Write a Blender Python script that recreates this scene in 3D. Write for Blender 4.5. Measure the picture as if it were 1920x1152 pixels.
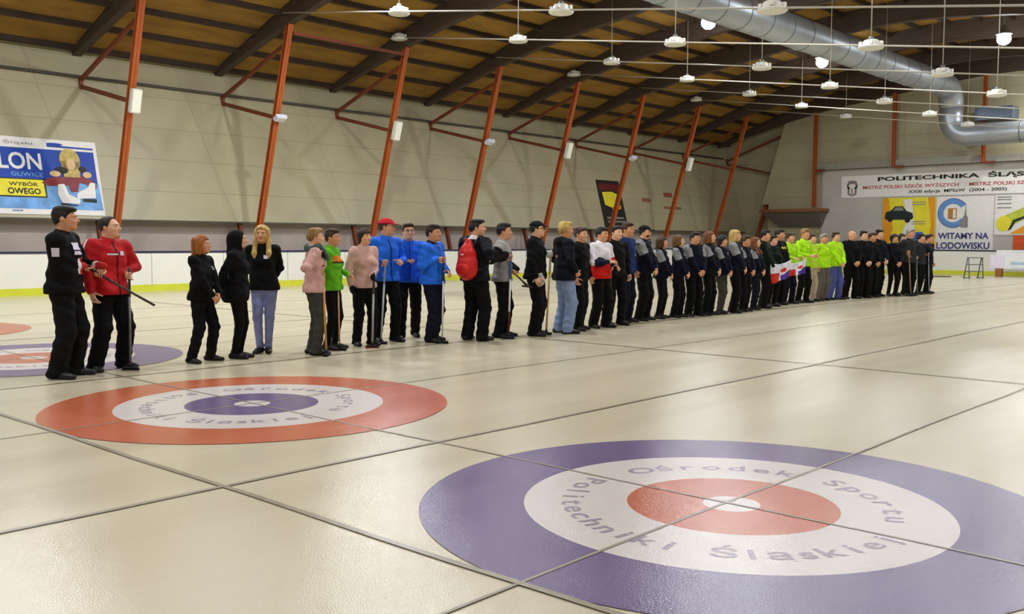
import bpy, bmesh, math, random
import numpy as np
import openvdb
from mathutils import Vector, Matrix

for o in list(bpy.data.objects):
    bpy.data.objects.remove(o)
SC = bpy.context.scene
COL = SC.collection
random.seed(7)
PI = math.pi
R = math.radians

# ------------------------------------------------------------------ camera
cd = bpy.data.cameras.new('camera')
cam = bpy.data.objects.new('camera', cd)
COL.objects.link(cam)
SC.camera = cam
cd.sensor_fit = 'HORIZONTAL'
cd.sensor_width = 36.0
cd.lens = 1806.15 / 1920 * 36.0
cd.clip_start = 0.05
cd.clip_end = 300
YAW, PITCH, ROLL = R(42.41), R(-3.916), R(0.247)
fw = Vector((math.cos(YAW) * math.cos(PITCH), math.sin(YAW) * math.cos(PITCH), math.sin(PITCH)))
rg = Vector((math.sin(YAW), -math.cos(YAW), 0))
up = rg.cross(fw)
rg2 = rg * math.cos(ROLL) + up * math.sin(ROLL)
up2 = -rg * math.sin(ROLL) + up * math.cos(ROLL)
cam.matrix_world = Matrix(((rg2.x, up2.x, -fw.x, -4.987), (rg2.y, up2.y, -fw.y, -2.801),
                           (rg2.z, up2.z, -fw.z, 1.540), (0, 0, 0, 1)))

# ------------------------------------------------------------------ world, exposure
world = bpy.data.worlds.new('world')
SC.world = world
world.use_nodes = True
bg = world.node_tree.nodes['Background']
bg.inputs[0].default_value = (1.0, 0.95, 0.84, 1)
bg.inputs[1].default_value = 0.42
SC.view_settings.view_transform = 'Standard'
SC.view_settings.look = 'None'
SC.view_settings.exposure = -0.1
SC.view_settings.gamma = 1.0
SC.view_settings.use_curve_mapping = False
SC.cycles.use_denoising = True
SC.cycles.max_bounces = 6
SC.cycles.sample_clamp_indirect = 4.0
LAMP_COL = (0.95, 0.98, 1.0)
ROW_W = {15.3: 330.0, 8.4: 300.0, 1.6: 250.0, 17.6: 560.0, 15.55: 380.0}
# hall lamps: (u, v); most outside the frame, far end pair added to brighten the end wall
LAMPS = [(u, v) for u in (-4.0, 5.7, 15.3, 24.96, 34.6) for v in (1.6, 8.4, 15.3)] + [(44.0, 1.6), (44.0, 8.4), (2.6, 17.6), (12.2, 17.6)]
LAMPS[LAMPS.index((34.6, 15.3))] = (34.6, 15.55)

# ------------------------------------------------------------------ helpers
def lin(c):
    c = c / 255.0
    return c / 12.92 if c <= 0.04045 else ((c + 0.055) / 1.055) ** 2.4

def rgb(h):
    if isinstance(h, str):
        h = h.lstrip('#')
        h = [int(h[i:i + 2], 16) for i in (0, 2, 4)]
    return tuple(lin(x) for x in h) + (1.0,)

MATS = {}
def mat(name, col, rough=0.6, var=0.12, vscale=6.0, bump=0.0, bscale=40.0, metal=0.0, spec=0.3, stretch=None):
    """procedural material: base colour broken up by noise, optional bump"""
    if name in MATS:
        return MATS[name]
    m = bpy.data.materials.new(name)
    m.use_nodes = True
    nt = m.node_tree
    b = nt.nodes['Principled BSDF']
    c = rgb(col)
    b.inputs['Roughness'].default_value = rough
    b.inputs['Metallic'].default_value = metal
    b.inputs['Specular IOR Level'].default_value = spec
    tc = nt.nodes.new('ShaderNodeTexCoord')
    src = tc.outputs['Object']
    if stretch:
        mp = nt.nodes.new('ShaderNodeMapping')
        mp.inputs['Scale'].default_value = stretch
        nt.links.new(src, mp.inputs[0])
        src = mp.outputs[0]
    n = nt.nodes.new('ShaderNodeTexNoise')
    n.inputs['Scale'].default_value = vscale
    n.inputs['Detail'].default_value = 3.0
    nt.links.new(src, n.inputs['Vector'])
    r = nt.nodes.new('ShaderNodeValToRGB')
    r.color_ramp.elements[0].position = 0.3
    r.color_ramp.elements[1].position = 0.7
    r.color_ramp.elements[0].color = tuple(x * (1 - var) for x in c[:3]) + (1,)
    r.color_ramp.elements[1].color = tuple(min(1, x * (1 + var)) for x in c[:3]) + (1,)
    nt.links.new(n.outputs['Fac'], r.inputs['Fac'])
    nt.links.new(r.outputs['Color'], b.inputs['Base Color'])
    if bump:
        n2 = nt.nodes.new('ShaderNodeTexNoise')
        n2.inputs['Scale'].default_value = bscale
        nt.links.new(src, n2.inputs['Vector'])
        bp = nt.nodes.new('ShaderNodeBump')
        bp.inputs['Strength'].default_value = bump
        bp.inputs['Distance'].default_value = 0.02
        nt.links.new(n2.outputs['Fac'], bp.inputs['Height'])
        nt.links.new(bp.outputs['Normal'], b.inputs['Normal'])
    MATS[name] = m
    return m

def emit(name, col, strength):
    m = bpy.data.materials.new(name)
    m.use_nodes = True
    b = m.node_tree.nodes['Principled BSDF']
    b.inputs['Base Color'].default_value = rgb(col)
    b.inputs['Emission Color'].default_value = rgb(col)
    b.inputs['Emission Strength'].default_value = strength
    return m

def link_mesh(name, verts, faces, m=None, parent=None, smooth=False, midx=None):
    me = bpy.data.meshes.new(name)
    me.from_pydata([tuple(v) for v in verts], [], [tuple(f) for f in faces])
    for mm in (m if isinstance(m, (list, tuple)) else [m]):
        if mm:
            me.materials.append(mm)
    if midx is not None:
        me.polygons.foreach_set('material_index', list(midx))
    if smooth:
        me.polygons.foreach_set('use_smooth', [True] * len(me.polygons))
    me.update()
    o = bpy.data.objects.new(name, me)
    COL.objects.link(o)
    if parent:
        o.parent = parent
    return o

def from_bm(name, bm, m=None, parent=None, smooth=False):
    bmesh.ops.recalc_face_normals(bm, faces=bm.faces[:])
    me = bpy.data.meshes.new(name)
    bm.to_mesh(me)
    bm.free()
    for mm in (m if isinstance(m, (list, tuple)) else [m]):
        if mm:
            me.materials.append(mm)
    if smooth:
        me.polygons.foreach_set('use_smooth', [True] * len(me.polygons))
    o = bpy.data.objects.new(name, me)
    COL.objects.link(o)
    if parent:
        o.parent = parent
    return o

def thing(name, label, cat, loc=(0, 0, 0), rot=(0, 0, 0), group=None):
    o = bpy.data.objects.new(name, None)
    COL.objects.link(o)
    o.location = loc
    o.rotation_euler = rot
    return tag(o, label, cat, group)

def tag(o, label, cat, group=None):
    o['label'] = label
    o['category'] = cat
    if group:
        o['group'] = group
    return o

def struct(o):
    o['kind'] = 'structure'
    return o

def box(bm, lo, hi, M=None):
    vs = []
    for x in (lo[0], hi[0]):
        for y in (lo[1], hi[1]):
            for z in (lo[2], hi[2]):
                v = Vector((x, y, z))
                vs.append(bm.verts.new(M @ v if M else v))
    for f in ((0, 1, 3, 2), (4, 6, 7, 5), (0, 4, 5, 1), (2, 3, 7, 6), (0, 2, 6, 4), (1, 5, 7, 3)):
        bm.faces.new([vs[i] for i in f])

def frame_of(d, hint=(0, 0, 1)):
    d = Vector(d).normalized()
    h = Vector(hint)
    if abs(d.dot(h)) > 0.95:
        h = Vector((1, 0, 0))
    x = h.cross(d).normalized()
    y = d.cross(x)
    return x, y, d

def tube(bm, pts, r, n=10, caps=True, mi=0):
    pts = [Vector(p) for p in pts]
    rs = r if isinstance(r, (list, tuple)) else [r] * len(pts)
    rings = []
    x = None
    for i, p in enumerate(pts):
        a = pts[max(i - 1, 0)]
        b = pts[min(i + 1, len(pts) - 1)]
        d = (b - a).normalized()
        if x is None:
            x, y, _ = frame_of(d)
        else:
            x = (x - d * x.dot(d)).normalized()
            y = d.cross(x)
        rings.append([bm.verts.new(p + (x * math.cos(t) + y * math.sin(t)) * rs[i]) for t in [2 * PI * k / n for k in range(n)]])
    for a, b in zip(rings, rings[1:]):
        for k in range(n):
            f = bm.faces.new((a[k], a[(k + 1) % n], b[(k + 1) % n], b[k]))
            f.material_index = mi
            f.smooth = True
    if caps:
        f1 = bm.faces.new(rings[0][::-1]); f2 = bm.faces.new(rings[-1])
        f1.material_index = f2.material_index = mi

def ball(bm, c, r, n=10, mi=0, M=None):
    """ellipsoid"""
    c = Vector(c)
    r = Vector(r) if hasattr(r, '__len__') else Vector((r, r, r))
    m = n // 2 + 1
    rows = []
    for i in range(1, m):
        th = PI * i / m
        row = []
        for k in range(n):
            ph = 2 * PI * k / n
            p = Vector((r.x * math.sin(th) * math.cos(ph), r.y * math.sin(th) * math.sin(ph), r.z * math.cos(th)))
            row.append(bm.verts.new(c + (M @ p if M else p)))
        rows.append(row)
    t = bm.verts.new(c + (M @ Vector((0, 0, r.z)) if M else Vector((0, 0, r.z))))
    b = bm.verts.new(c - (M @ Vector((0, 0, r.z)) if M else Vector((0, 0, r.z))))
    fs = []
    for k in range(n):
        fs.append(bm.faces.new((t, rows[0][k], rows[0][(k + 1) % n])))
        fs.append(bm.faces.new((b, rows[-1][(k + 1) % n], rows[-1][k])))
    for a, bb in zip(rows, rows[1:]):
        for k in range(n):
            fs.append(bm.faces.new((a[k], bb[k], bb[(k + 1) % n], a[(k + 1) % n])))
    for f in fs:
        f.smooth = True
        f.material_index = mi

def beam_between(bm, a, b, w, h, hint=(1, 0, 0)):
    """rectangular bar from a to b; w along hint-ish side, h across"""
    a, b = Vector(a), Vector(b)
    d = (b - a).normalized()
    x = Vector(hint)
    x = (x - d * x.dot(d)).normalized()
    y = d.cross(x)
    M = Matrix(((x.x, y.x, d.x, a.x), (x.y, y.y, d.y, a.y), (x.z, y.z, d.z, a.z), (0, 0, 0, 1)))
    box(bm, (-w / 2, -h / 2, 0), (w / 2, h / 2, (b - a).length), M)

def ibeam(bm, a, b, w, h, t=0.022, hint=(1, 0, 0)):
    """steel H section; web lies across hint"""
    a, b = Vector(a), Vector(b)
    d = (b - a).normalized()
    x = Vector(hint)
    x = (x - d * x.dot(d)).normalized()
    y = d.cross(x)
    M = Matrix(((x.x, y.x, d.x, a.x), (x.y, y.y, d.y, a.y), (x.z, y.z, d.z, a.z), (0, 0, 0, 1)))
    L = (b - a).length
    box(bm, (-w / 2, -h / 2, 0), (w / 2, -h / 2 + t, L), M)
    box(bm, (-w / 2, h / 2 - t, 0), (w / 2, h / 2, L), M)
    box(bm, (-t / 2, -h / 2, 0), (t / 2, h / 2, L), M)

def prism(bm, pts, y0, y1, mi=0):
    """2-D outline (x,z) extruded along y"""
    a = [bm.verts.new((p[0], y0, p[1])) for p in pts]
    b = [bm.verts.new((p[0], y1, p[1])) for p in pts]
    n = len(pts)
    fs = [bm.faces.new(a), bm.faces.new(b[::-1])]
    for i in range(n):
        fs.append(bm.faces.new((a[i], b[i], b[(i + 1) % n], a[(i + 1) % n])))
    for f in fs:
        f.material_index = mi

def ellipse(cx, cz, rx, rz, n=20, a0=0, a1=360):
    full = abs(a1 - a0) >= 360
    return [(cx + rx * math.cos(R(a0 + (a1 - a0) * k / (n if full else n - 1))),
             cz + rz * math.sin(R(a0 + (a1 - a0) * k / (n if full else n - 1)))) for k in range(n)]

def flat(name, outlines, m, parent, y=-0.004, th=0.003):
    """flat printed shape(s) standing in the x-z plane of a poster"""
    for p in outlines:
        bm = bmesh.new()
        prism(bm, p, y - th, y)
        from_bm(name, bm, m, parent)

def text_mesh(body, bold=0.0, spacing=1.0):
    cu = bpy.data.curves.new('lettering', 'FONT')
    cu.body = body
    cu.size = 1.0
    cu.offset = bold
    cu.space_character = spacing
    cu.resolution_u = 3
    o = bpy.data.objects.new('lettering', cu)
    COL.objects.link(o)
    dg = bpy.context.evaluated_depsgraph_get()
    me = bpy.data.meshes.new_from_object(o.evaluated_get(dg))
    bpy.data.objects.remove(o)
    bpy.data.curves.remove(cu)
    co = np.zeros(len(me.vertices) * 3, np.float32)
    me.vertices.foreach_get('co', co)
    co = co.reshape(-1, 3)
    faces = [tuple(p.vertices) for p in me.polygons]
    bpy.data.meshes.remove(me)
    return co, faces

def text_on(name, body, m, parent, x0, x1, z0, z1, y=-0.008, bold=0.0, label=None):
    """lettering fitted into a rectangle of a poster's x-z plane"""
    co, faces = text_mesh(body, bold)
    lo, hi = co.min(0), co.max(0)
    x = x0 + (co[:, 0] - lo[0]) / (hi[0] - lo[0]) * (x1 - x0)
    z = z0 + (co[:, 1] - lo[1]) / (hi[1] - lo[1]) * (z1 - z0)
    o = link_mesh(name, np.c_[x, np.full(len(x), y), z], faces, m, parent)
    return o

# ------------------------------------------------------------------ materials
def ice_mat(name, col, streak=0.0, rough=0.3, bumpst=0.05):
    m = bpy.data.materials.new(name)
    m.use_nodes = True
    nt = m.node_tree
    b = nt.nodes['Principled BSDF']
    c = rgb(col)
    tc = nt.nodes.new('ShaderNodeTexCoord')
    geo = nt.nodes.new('ShaderNodeNewGeometry')
    mp = nt.nodes.new('ShaderNodeMapping')
    mp.inputs['Scale'].default_value = (0.1, 1.1, 1.0)
    mp.inputs['Rotation'].default_value = (0, 0, R(8))
    nt.links.new(geo.outputs['Position'], mp.inputs[0])
    n = nt.nodes.new('ShaderNodeTexNoise')
    n.inputs['Scale'].default_value = 1.0
    n.inputs['Detail'].default_value = 3.0
    n.inputs['Roughness'].default_value = 0.6
    nt.links.new(mp.outputs[0], n.inputs['Vector'])
    n3 = nt.nodes.new('ShaderNodeTexNoise')
    n3.inputs['Scale'].default_value = 0.35
    n3.inputs['Detail'].default_value = 2.0
    nt.links.new(geo.outputs['Position'], n3.inputs['Vector'])
    mx = nt.nodes.new('ShaderNodeMath')
    mx.operation = 'ADD'
    nt.links.new(n.outputs['Fac'], mx.inputs[0])
    nt.links.new(n3.outputs['Fac'], mx.inputs[1])
    hv = nt.nodes.new('ShaderNodeMath')
    hv.operation = 'MULTIPLY'
    hv.inputs[1].default_value = 0.5
    nt.links.new(mx.outputs[0], hv.inputs[0])
    r = nt.nodes.new('ShaderNodeValToRGB')
    r.color_ramp.elements[0].position = 0.36
    r.color_ramp.elements[1].position = 0.62
    r.color_ramp.elements[0].color = (c[0] * (1 - streak), c[1] * (1 - streak), c[2] * (1 - streak * 1.25), 1)
    r.color_ramp.elements[1].color = (min(1, c[0] * (1 + streak * 0.4)), min(1, c[1] * (1 + streak * 0.4)), min(1, c[2] * (1 + streak * 0.5)), 1)
    nt.links.new(hv.outputs[0], r.inputs['Fac'])
    nt.links.new(r.outputs['Color'], b.inputs['Base Color'])
    rr = nt.nodes.new('ShaderNodeMapRange')
    rr.inputs['From Min'].default_value = 0.3
    rr.inputs['From Max'].default_value = 0.7
    rr.inputs['To Min'].default_value = rough * 0.8
    rr.inputs['To Max'].default_value = rough * 1.25
    nt.links.new(n.outputs['Fac'], rr.inputs['Value'])
    nt.links.new(rr.outputs[0], b.inputs['Roughness'])
    b.inputs['IOR'].default_value = 1.31
    b.inputs['Specular IOR Level'].default_value = 0.85
    # pebbled surface
    n2 = nt.nodes.new('ShaderNodeTexNoise')
    n2.inputs['Scale'].default_value = 130.0
    n2.inputs['Detail'].default_value = 2.0
    nt.links.new(geo.outputs['Position'], n2.inputs['Vector'])
    bp = nt.nodes.new('ShaderNodeBump')
    bp.inputs['Strength'].default_value = bumpst
    bp.inputs['Distance'].default_value = 0.01
    nt.links.new(n2.outputs['Fac'], bp.inputs['Height'])
    nt.links.new(bp.outputs['Normal'], b.inputs['Normal'])
    return m

M_ICE = ice_mat('ice', (206, 196, 170), 0.07, 0.18, 0.17)
M_RED = ice_mat('ice_paint_red', (192, 104, 72), 0.06, 0.18, 0.17)
M_BLUE = ice_mat('ice_paint_blue', (108, 93, 134), 0.06, 0.18, 0.17)
M_WHITE = ice_mat('ice_paint_white', (216, 208, 204), 0.04, 0.18, 0.17)
M_LETTER = ice_mat('ice_paint_lettering', (158, 150, 164), 0.05, 0.18, 0.17)
M_LINE = ice_mat('ice_paint_line', (146, 136, 116), 0.12, 0.3, 0.13)
M_ORANGE = mat('orange_steel_paint', (160, 79, 34), 0.5, 0.08, 2.0)
M_BROWNST = mat('rust_brown_steel_paint', (112, 56, 32), 0.55, 0.1, 2.0)
M_BEAM = mat('dark_laminated_timber', (70, 56, 46), 0.7, 0.18, 3.0, stretch=(1, 0.3, 6))
M_PURLIN = mat('dark_purlin_timber', (58, 46, 36), 0.75, 0.15, 2.0)
M_WHITE_EN = mat('white_enamel', (215, 214, 205), 0.4, 0.04)
M_CABLE = mat('pale_conduit', (168, 162, 148), 0.5, 0.05)
M_STEEL = mat('galvanised_steel', (158, 164, 170), 0.4, 0.1, 1.2, metal=0.6, spec=0.5)
M_GREYMETAL = mat('grey_metal', (112, 120, 118), 0.45, 0.06, metal=0.5)
M_BLACKPL = mat('black_plastic', (20, 20, 22), 0.4, 0.1)
M_WOOD = mat('pale_broom_wood', (205, 150, 84), 0.5, 0.12, 20, stretch=(1, 1, 0.1))
M_WOOD2 = mat('brown_wood', (150, 96, 52), 0.5, 0.12, 20, stretch=(1, 1, 0.1))

# ------------------------------------------------------------------ hall profile
FR = [8.09 + 4.82 * i for i in range(9)]          # frame positions along the hall
ARCH = [(27.4, 7.08), (25.0, 7.75), (23.1, 8.25), (21.0, 8.7), (19.0, 9.0), (17.0, 9.25), (14.5, 9.6), (12.4, 9.8), (11.2, 9.84)]
VC = 11.2
def arch(v):
    a = abs(v - VC) + VC
    pts = ARCH
    if a >= pts[0][0]:
        return pts[0][1] + (pts[0][0] - a) * 0.28
    for (v1, z1), (v0, z0) in zip(pts, pts[1:]):
        if v0 <= a <= v1:
            t = (a - v0) / (v1 - v0)
            return z0 + t * (z1 - z0)
    return pts[-1][1]
def depth(v):
    return 0.2 + 0.62 * min(1, max(0, (27.4 - (abs(v - VC) + VC)) / 6.8))
def roof(v):
    return arch(v) + depth(v)
TILT = math.atan(0.274)
def lean(z):
    return 25.4 + 0.274 * z
UEND = 46.3

# ------------------------------------------------------------------ floor
bm = bmesh.new()
box(bm, (-14, -7, -0.25), (47.6, 28.4, 0.0))
floor = struct(from_bm('floor', bm, M_ICE))
def line_along(u0, u1, v, w):
    bm = bmesh.new()
    n = 40
    rows = [[bm.verts.new((u0 + (u1 - u0) * k / n, v + s * w / 2 + 0.012 * math.sin(k * 1.7), 0.0062)) for s in (-1, 1)] for k in range(n + 1)]
    for a, b in zip(rows, rows[1:]):
        bm.faces.new((a[0], b[0], b[1], a[1]))
    return from_bm('painted_line', bm, M_LINE, floor)
def line_across(u, v0, v1, w):
    bm = bmesh.new()
    n = 40
    rows = [[bm.verts.new((u + s * w / 2 + 0.01 * math.sin(k * 1.3), v0 + (v1 - v0) * k / n, 0.0066)) for s in (-1, 1)] for k in range(n + 1)]
    for a, b in zip(rows, rows[1:]):
        bm.faces.new((a[0], b[0], b[1], a[1]))
    return from_bm('painted_line', bm, M_LINE, floor)
for v, w in ((0.03, .022), (5.05, .022), (10.15, .022), (15.25, .022), (2.52, .042), (7.64, .04), (12.7, .04), (17.8, .04), (-2.58, .042)):
    line_along(-6 if v > -2 else -3, 40.5, v, w)
for u, w in ((0.0, .022), (-1.83, .042), (6.53, .045), (28.4, .045), (34.7, .03)):
    line_across(u, -4.5, 20.2, w)

# curling houses painted in the ice
def disc_ring(name, r0, r1, z, m, parent):
    bm = bmesh.new()
    n = 96
    a = [bm.verts.new((r1 * math.cos(2 * PI * k / n), r1 * math.sin(2 * PI * k / n), z)) for k in range(n)]
    if r0 > 0:
        b = [bm.verts.new((r0 * math.cos(2 * PI * k / n), r0 * math.sin(2 * PI * k / n), z)) for k in range(n)]
        for k in range(n):
            bm.faces.new((a[k], a[(k + 1) % n], b[(k + 1) % n], b[k]))
    else:
        bm.faces.new(a)
    return from_bm(name, bm, m, parent)

def arc_text(parent, body, a0, a1, r, size, outward):
    """lettering set on a circle; outward: tops point away from the centre (clockwise)"""
    V, F = [], []
    n = len(body)
    for i, ch in enumerate(body):
        if ch == ' ':
            link_mesh('lettering', V, F, M_LETTER, parent)
            V, F = [], []
            continue
        co, faces = text_mesh(ch, 0.015)
        co = co.copy()
        co[:, 0] -= (co[:, 0].min() + co[:, 0].max()) / 2
        co[:, 0] *= size * 1.25
        co[:, 1] *= size
        a = R(a0 + (a1 - a0) * i / (n - 1))
        er = np.array((math.cos(a), math.sin(a)))
        if outward:
            ux, uy = np.array((math.sin(a), -math.cos(a))), er
            base = er * (r - size * 0.35)
        else:
            ux, uy = np.array((-math.sin(a), math.cos(a))), -er
            base = er * (r + size * 0.35)
        k = len(V)
        for p in co:
            q = base + ux * p[0] + uy * p[1]
            V.append((q[0], q[1], 0.0052))
        F += [tuple(k + j for j in f) for f in faces]
    return link_mesh('lettering', V, F, M_LETTER, parent)

def house(u, v, outer, inner, label, letters=True):
    t = thing('curling_house', label, 'curling target', (u, v, 0), group='curling targets painted in the ice')
    disc_ring('outer_ring', 1.22, 1.83, 0.004, outer, t)
    disc_ring('white_ring', 0.61, 1.22, 0.004, M_WHITE, t)
    disc_ring('inner_ring', 0.165, 0.61, 0.004, inner, t)
    disc_ring('button', 0, 0.165, 0.004, M_WHITE, t)
    if letters:
        arc_text(t, 'Ośrodek Sportu', 70, -68, 0.915, 0.2, True)
        arc_text(t, 'Politechniki Śląskiej', 98, 266, 0.925, 0.2, False)
    return t
house(0, 0, M_BLUE, M_RED, 'nearest curling target, wide blue ring around a red centre, with lettering')
house(0, 5.06, M_RED, M_BLUE, 'curling target with red outer ring and blue centre, in front of the row')
house(0, 10.15, M_BLUE, M_RED, 'blue ringed curling target behind the two leftmost men')
house(0, 15.3, M_RED, M_BLUE, 'farthest curling target, only its red ring edge in frame at left', letters=False)

# ------------------------------------------------------------------ side wall (leaning cladding)
def wall_mat():
    m = bpy.data.materials.new('beige_wall_panel')
    m.use_nodes = True
    nt = m.node_tree
    b = nt.nodes['Principled BSDF']
    b.inputs['Roughness'].default_value = 0.42
    tc = nt.nodes.new('ShaderNodeTexCoord')
    sx = nt.nodes.new('ShaderNodeSeparateXYZ')
    nt.links.new(tc.outputs['Object'], sx.inputs[0])
    cb = nt.nodes.new('ShaderNodeCombineXYZ')
    ad = nt.nodes.new('ShaderNodeMath')
    ad.operation = 'ADD'
    nt.links.new(sx.outputs['X'], ad.inputs[0])
    nt.links.new(sx.outputs['Y'], ad.inputs[1])
    nt.links.new(ad.outputs[0], cb.inputs['X'])
    nt.links.new(sx.outputs['Z'], cb.inputs['Y'])
    br = nt.nodes.new('ShaderNodeTexBrick')
    br.offset = 0.0
    br.squash = 1.0
    c = rgb((178, 169, 136))
    br.inputs['Color1'].default_value = c
    br.inputs['Color2'].default_value = tuple(x * 0.94 for x in c[:3]) + (1,)
    br.inputs['Mortar'].default_value = tuple(x * 0.72 for x in c[:3]) + (1,)
    br.inputs['Scale'].default_value = 1.0
    br.inputs['Mortar Size'].default_value = 0.014
    br.inputs['Mortar Smooth'].default_value = 0.3
    br.inputs['Brick Width'].default_value = 4.82
    br.inputs['Row Height'].default_value = 1.02
    nt.links.new(cb.outputs[0], br.inputs['Vector'])
    n = nt.nodes.new('ShaderNodeTexNoise')
    n.inputs['Scale'].default_value = 0.6
    n.inputs['Detail'].default_value = 4
    nt.links.new(tc.outputs['Object'], n.inputs['Vector'])
    mx = nt.nodes.new('ShaderNodeMixRGB')
    mx.blend_type = 'MULTIPLY'
    mx.inputs['Fac'].default_value = 0.25
    nt.links.new(br.outputs['Color'], mx.inputs[1])
    nt.links.new(n.outputs['Fac'], mx.inputs[2])
    nt.links.new(mx.outputs[0], b.inputs['Base Color'])
    bp = nt.nodes.new('ShaderNodeBump')
    bp.inputs['Strength'].default_value = 0.4
    bp.inputs['Distance'].default_value = 0.01
    bp.invert = True
    nt.links.new(br.outputs['Fac'], bp.inputs['Height'])
    nt.links.new(bp.outputs['Normal'], b.inputs['Normal'])
    return m
M_WALL = wall_mat()
M_WALLDK = mat('grey_brown_plinth', (172, 160, 152), 0.6, 0.14, 0.5)

U0 = -2.0
ZB = 2.15
bm = bmesh.new()
ztop = 7.34
vs = []
for u in (U0, UEND + 0.9):
    for (z, o) in ((ZB, 0), (ztop, 0), (ztop, .035), (ZB, .035)):
        vs.append(bm.verts.new((u, lean(z) - 0.12 + o, z)))
for a in ((0, 1, 5, 4), (1, 2, 6, 5), (2, 3, 7, 6), (3, 0, 4, 7), (0, 3, 2, 1), (4, 5, 6, 7)):
    bm.faces.new([vs[i] for i in a])
wall_left = struct(from_bm('wall_left', bm, M_WALL))
bm = bmesh.new()
box(bm, (U0, 26.3, 0), (UEND + 0.9, 26.4, ZB + 0.1))
wlow = struct(from_bm('wall_left_lower', bm, M_WALLDK))
# edge strip along the bottom of the cladding
bm = bmesh.new()
box(bm, (U0, lean(ZB) - 0.14, ZB - 0.05), (UEND + 0.9, lean(ZB) - 0.085, ZB))
struct(from_bm('trim_1', bm, mat('dark_edge_strip', (84, 82, 72), 0.6)))

# ------------------------------------------------------------------ ceiling with purlins
VMIN = -6.5
bm = bmesh.new()
N = 44
vv = [VMIN + (27.75 - VMIN) * k / N for k in range(N + 1)]
lo = [[bm.verts.new((u, v, roof(v))) for v in vv] for u in (-12, UEND + 0.9)]
hi = [[bm.verts.new((u, v, roof(v) + 0.12)) for v in vv] for u in (-12, UEND + 0.9)]
for k in range(N):
    bm.faces.new((lo[0][k], lo[0][k + 1], lo[1][k + 1], lo[1][k]))
    bm.faces.new((hi[0][k], hi[1][k], hi[1][k + 1], hi[0][k + 1]))
for k in (0, N):
    bm.faces.new((lo[0][k], lo[1][k], hi[1][k], hi[0][k]))
for e in (0, 1):
    for k in range(N):
        bm.faces.new((lo[e][k], lo[e][k + 1], hi[e][k + 1], hi[e][k]))
M_ROOF = mat('ochre_wood_wool_board', (142, 108, 46), 0.85, 0.22, 1.6, 0.3, 30, stretch=(0.5, 1.5, 1))
ceiling = struct(from_bm('ceiling', bm, M_ROOF))
v = 27.0
while v > -4:
    bm = bmesh.new()
    s = (roof(v + 0.1) - roof(v - 0.1)) / 0.2
    beam_between(bm, (-12, v, roof(v) - 0.08), (UEND + 0.6, v, roof(v) - 0.08), 0.2, 0.1, (0, -s, 1))
    from_bm('purlin', bm, M_PURLIN, ceiling)
    v -= 1.22

# ------------------------------------------------------------------ roof beams, one per frame
ORD = ['first', 'second', 'third', 'fourth', 'fifth', 'sixth', 'seventh', 'eighth', 'ninth']
def beam_bm(u):
    bm = bmesh.new()
    n = 36
    va, vb = 27.35, -5.2
    prev = None
    for k in range(n + 1):
        v = va + (vb - va) * k / n
        w = 0.13
        z0, z1 = arch(v), roof(v) - 0.005
        ring = [bm.verts.new(p) for p in ((u - w, v, z0), (u + w, v, z0), (u + w, v, z1), (u - w, v, z1))]
        if prev:
            for j in range(4):
                bm.faces.new((prev[j], prev[(j + 1) % 4], ring[(j + 1) % 4], ring[j]))
        else:
            bm.faces.new(ring)
        prev = ring
    bm.faces.new(prev[::-1])
    return bm
BEAM_L = ['dark laminated roof beam nearest the camera, above the man in red',
          'dark roof beam above the long haired blonde woman',
          'dark roof beam carried by the orange support behind the red cap',
          'dark roof beam carried by the orange support behind the red backpack man',
          'dark roof beam carried by the orange support behind the man in black cap',
          'dark roof beam carried by the orange support crossing the dark hanging banner',
          'dark roof beam two before the end wall', 'dark roof beam last before the end wall',
          'dark roof beam lying against the end wall gable']
for i, u in enumerate(FR):
    if i == 8:
        u = UEND - 0.16
    o = from_bm('roof_beam', beam_bm(u), M_BEAM)
    tag(o, BEAM_L[i], 'roof beam', 'laminated roof beams')

# ------------------------------------------------------------------ steel supports
SUP_L = ['orange slanted roof support behind the man in red jacket', 'orange slanted roof support behind the long haired blonde woman',
         'orange slanted roof support behind the man in red cap', 'orange slanted roof support left of the red backpack man',
         'orange slanted roof support right behind the man in black cap and grey gloves', 'orange slanted roof support crossing the dark hanging banner',
         'orange slanted roof support right of the small red stickers', 'orange slanted roof support last in the row before the end wall',
         'orange steel support in the corner, mostly covered by the end wall']
for i, u in enumerate(FR):
    t = thing('roof_support', SUP_L[i], 'steel support', (u, 25.4, 0), group='slanted steel roof supports')
    bm = bmesh.new()
    top = Vector((0, 23.0 - 25.4, arch(23.0) + 0.02))
    ibeam(bm, (0, 0, 0.02), top, 0.18, 0.17)
    from_bm('post', bm, M_ORANGE, t)
    bm = bmesh.new()
    node = Vector((0, lean(6.385) - 25.4, 6.385))
    ibeam(bm, (0, 0.1, 0.02), node, 0.12, 0.14)
    from_bm('leaning_column', bm, M_BROWNST, t)
    def on_post(z):
        return Vector((0, top.y * z / top.z, z))
    node = node + Vector((0, -0.18, 0))
    bm = bmesh.new()
    beam_between(bm, node, on_post(7.72), 0.1, 0.1)
    from_bm('upper_brace', bm, M_BROWNST, t)
    bm = bmesh.new()
    beam_between(bm, node + Vector((0, 0, -0.2)), on_post(5.45), 0.1, 0.12)
    beam_between(bm, node + Vector((0, 0, -0.25)), node + Vector((0, 0.0, 0.1)), 0.11, 0.11)
    from_bm('lower_brace', bm, M_BROWNST, t)
    bm = bmesh.new()
    box(bm, (-0.17, -0.2, 0), (0.17, 0.26, 0.025))
    from_bm('base_plate', bm, M_BROWNST, t)
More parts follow.
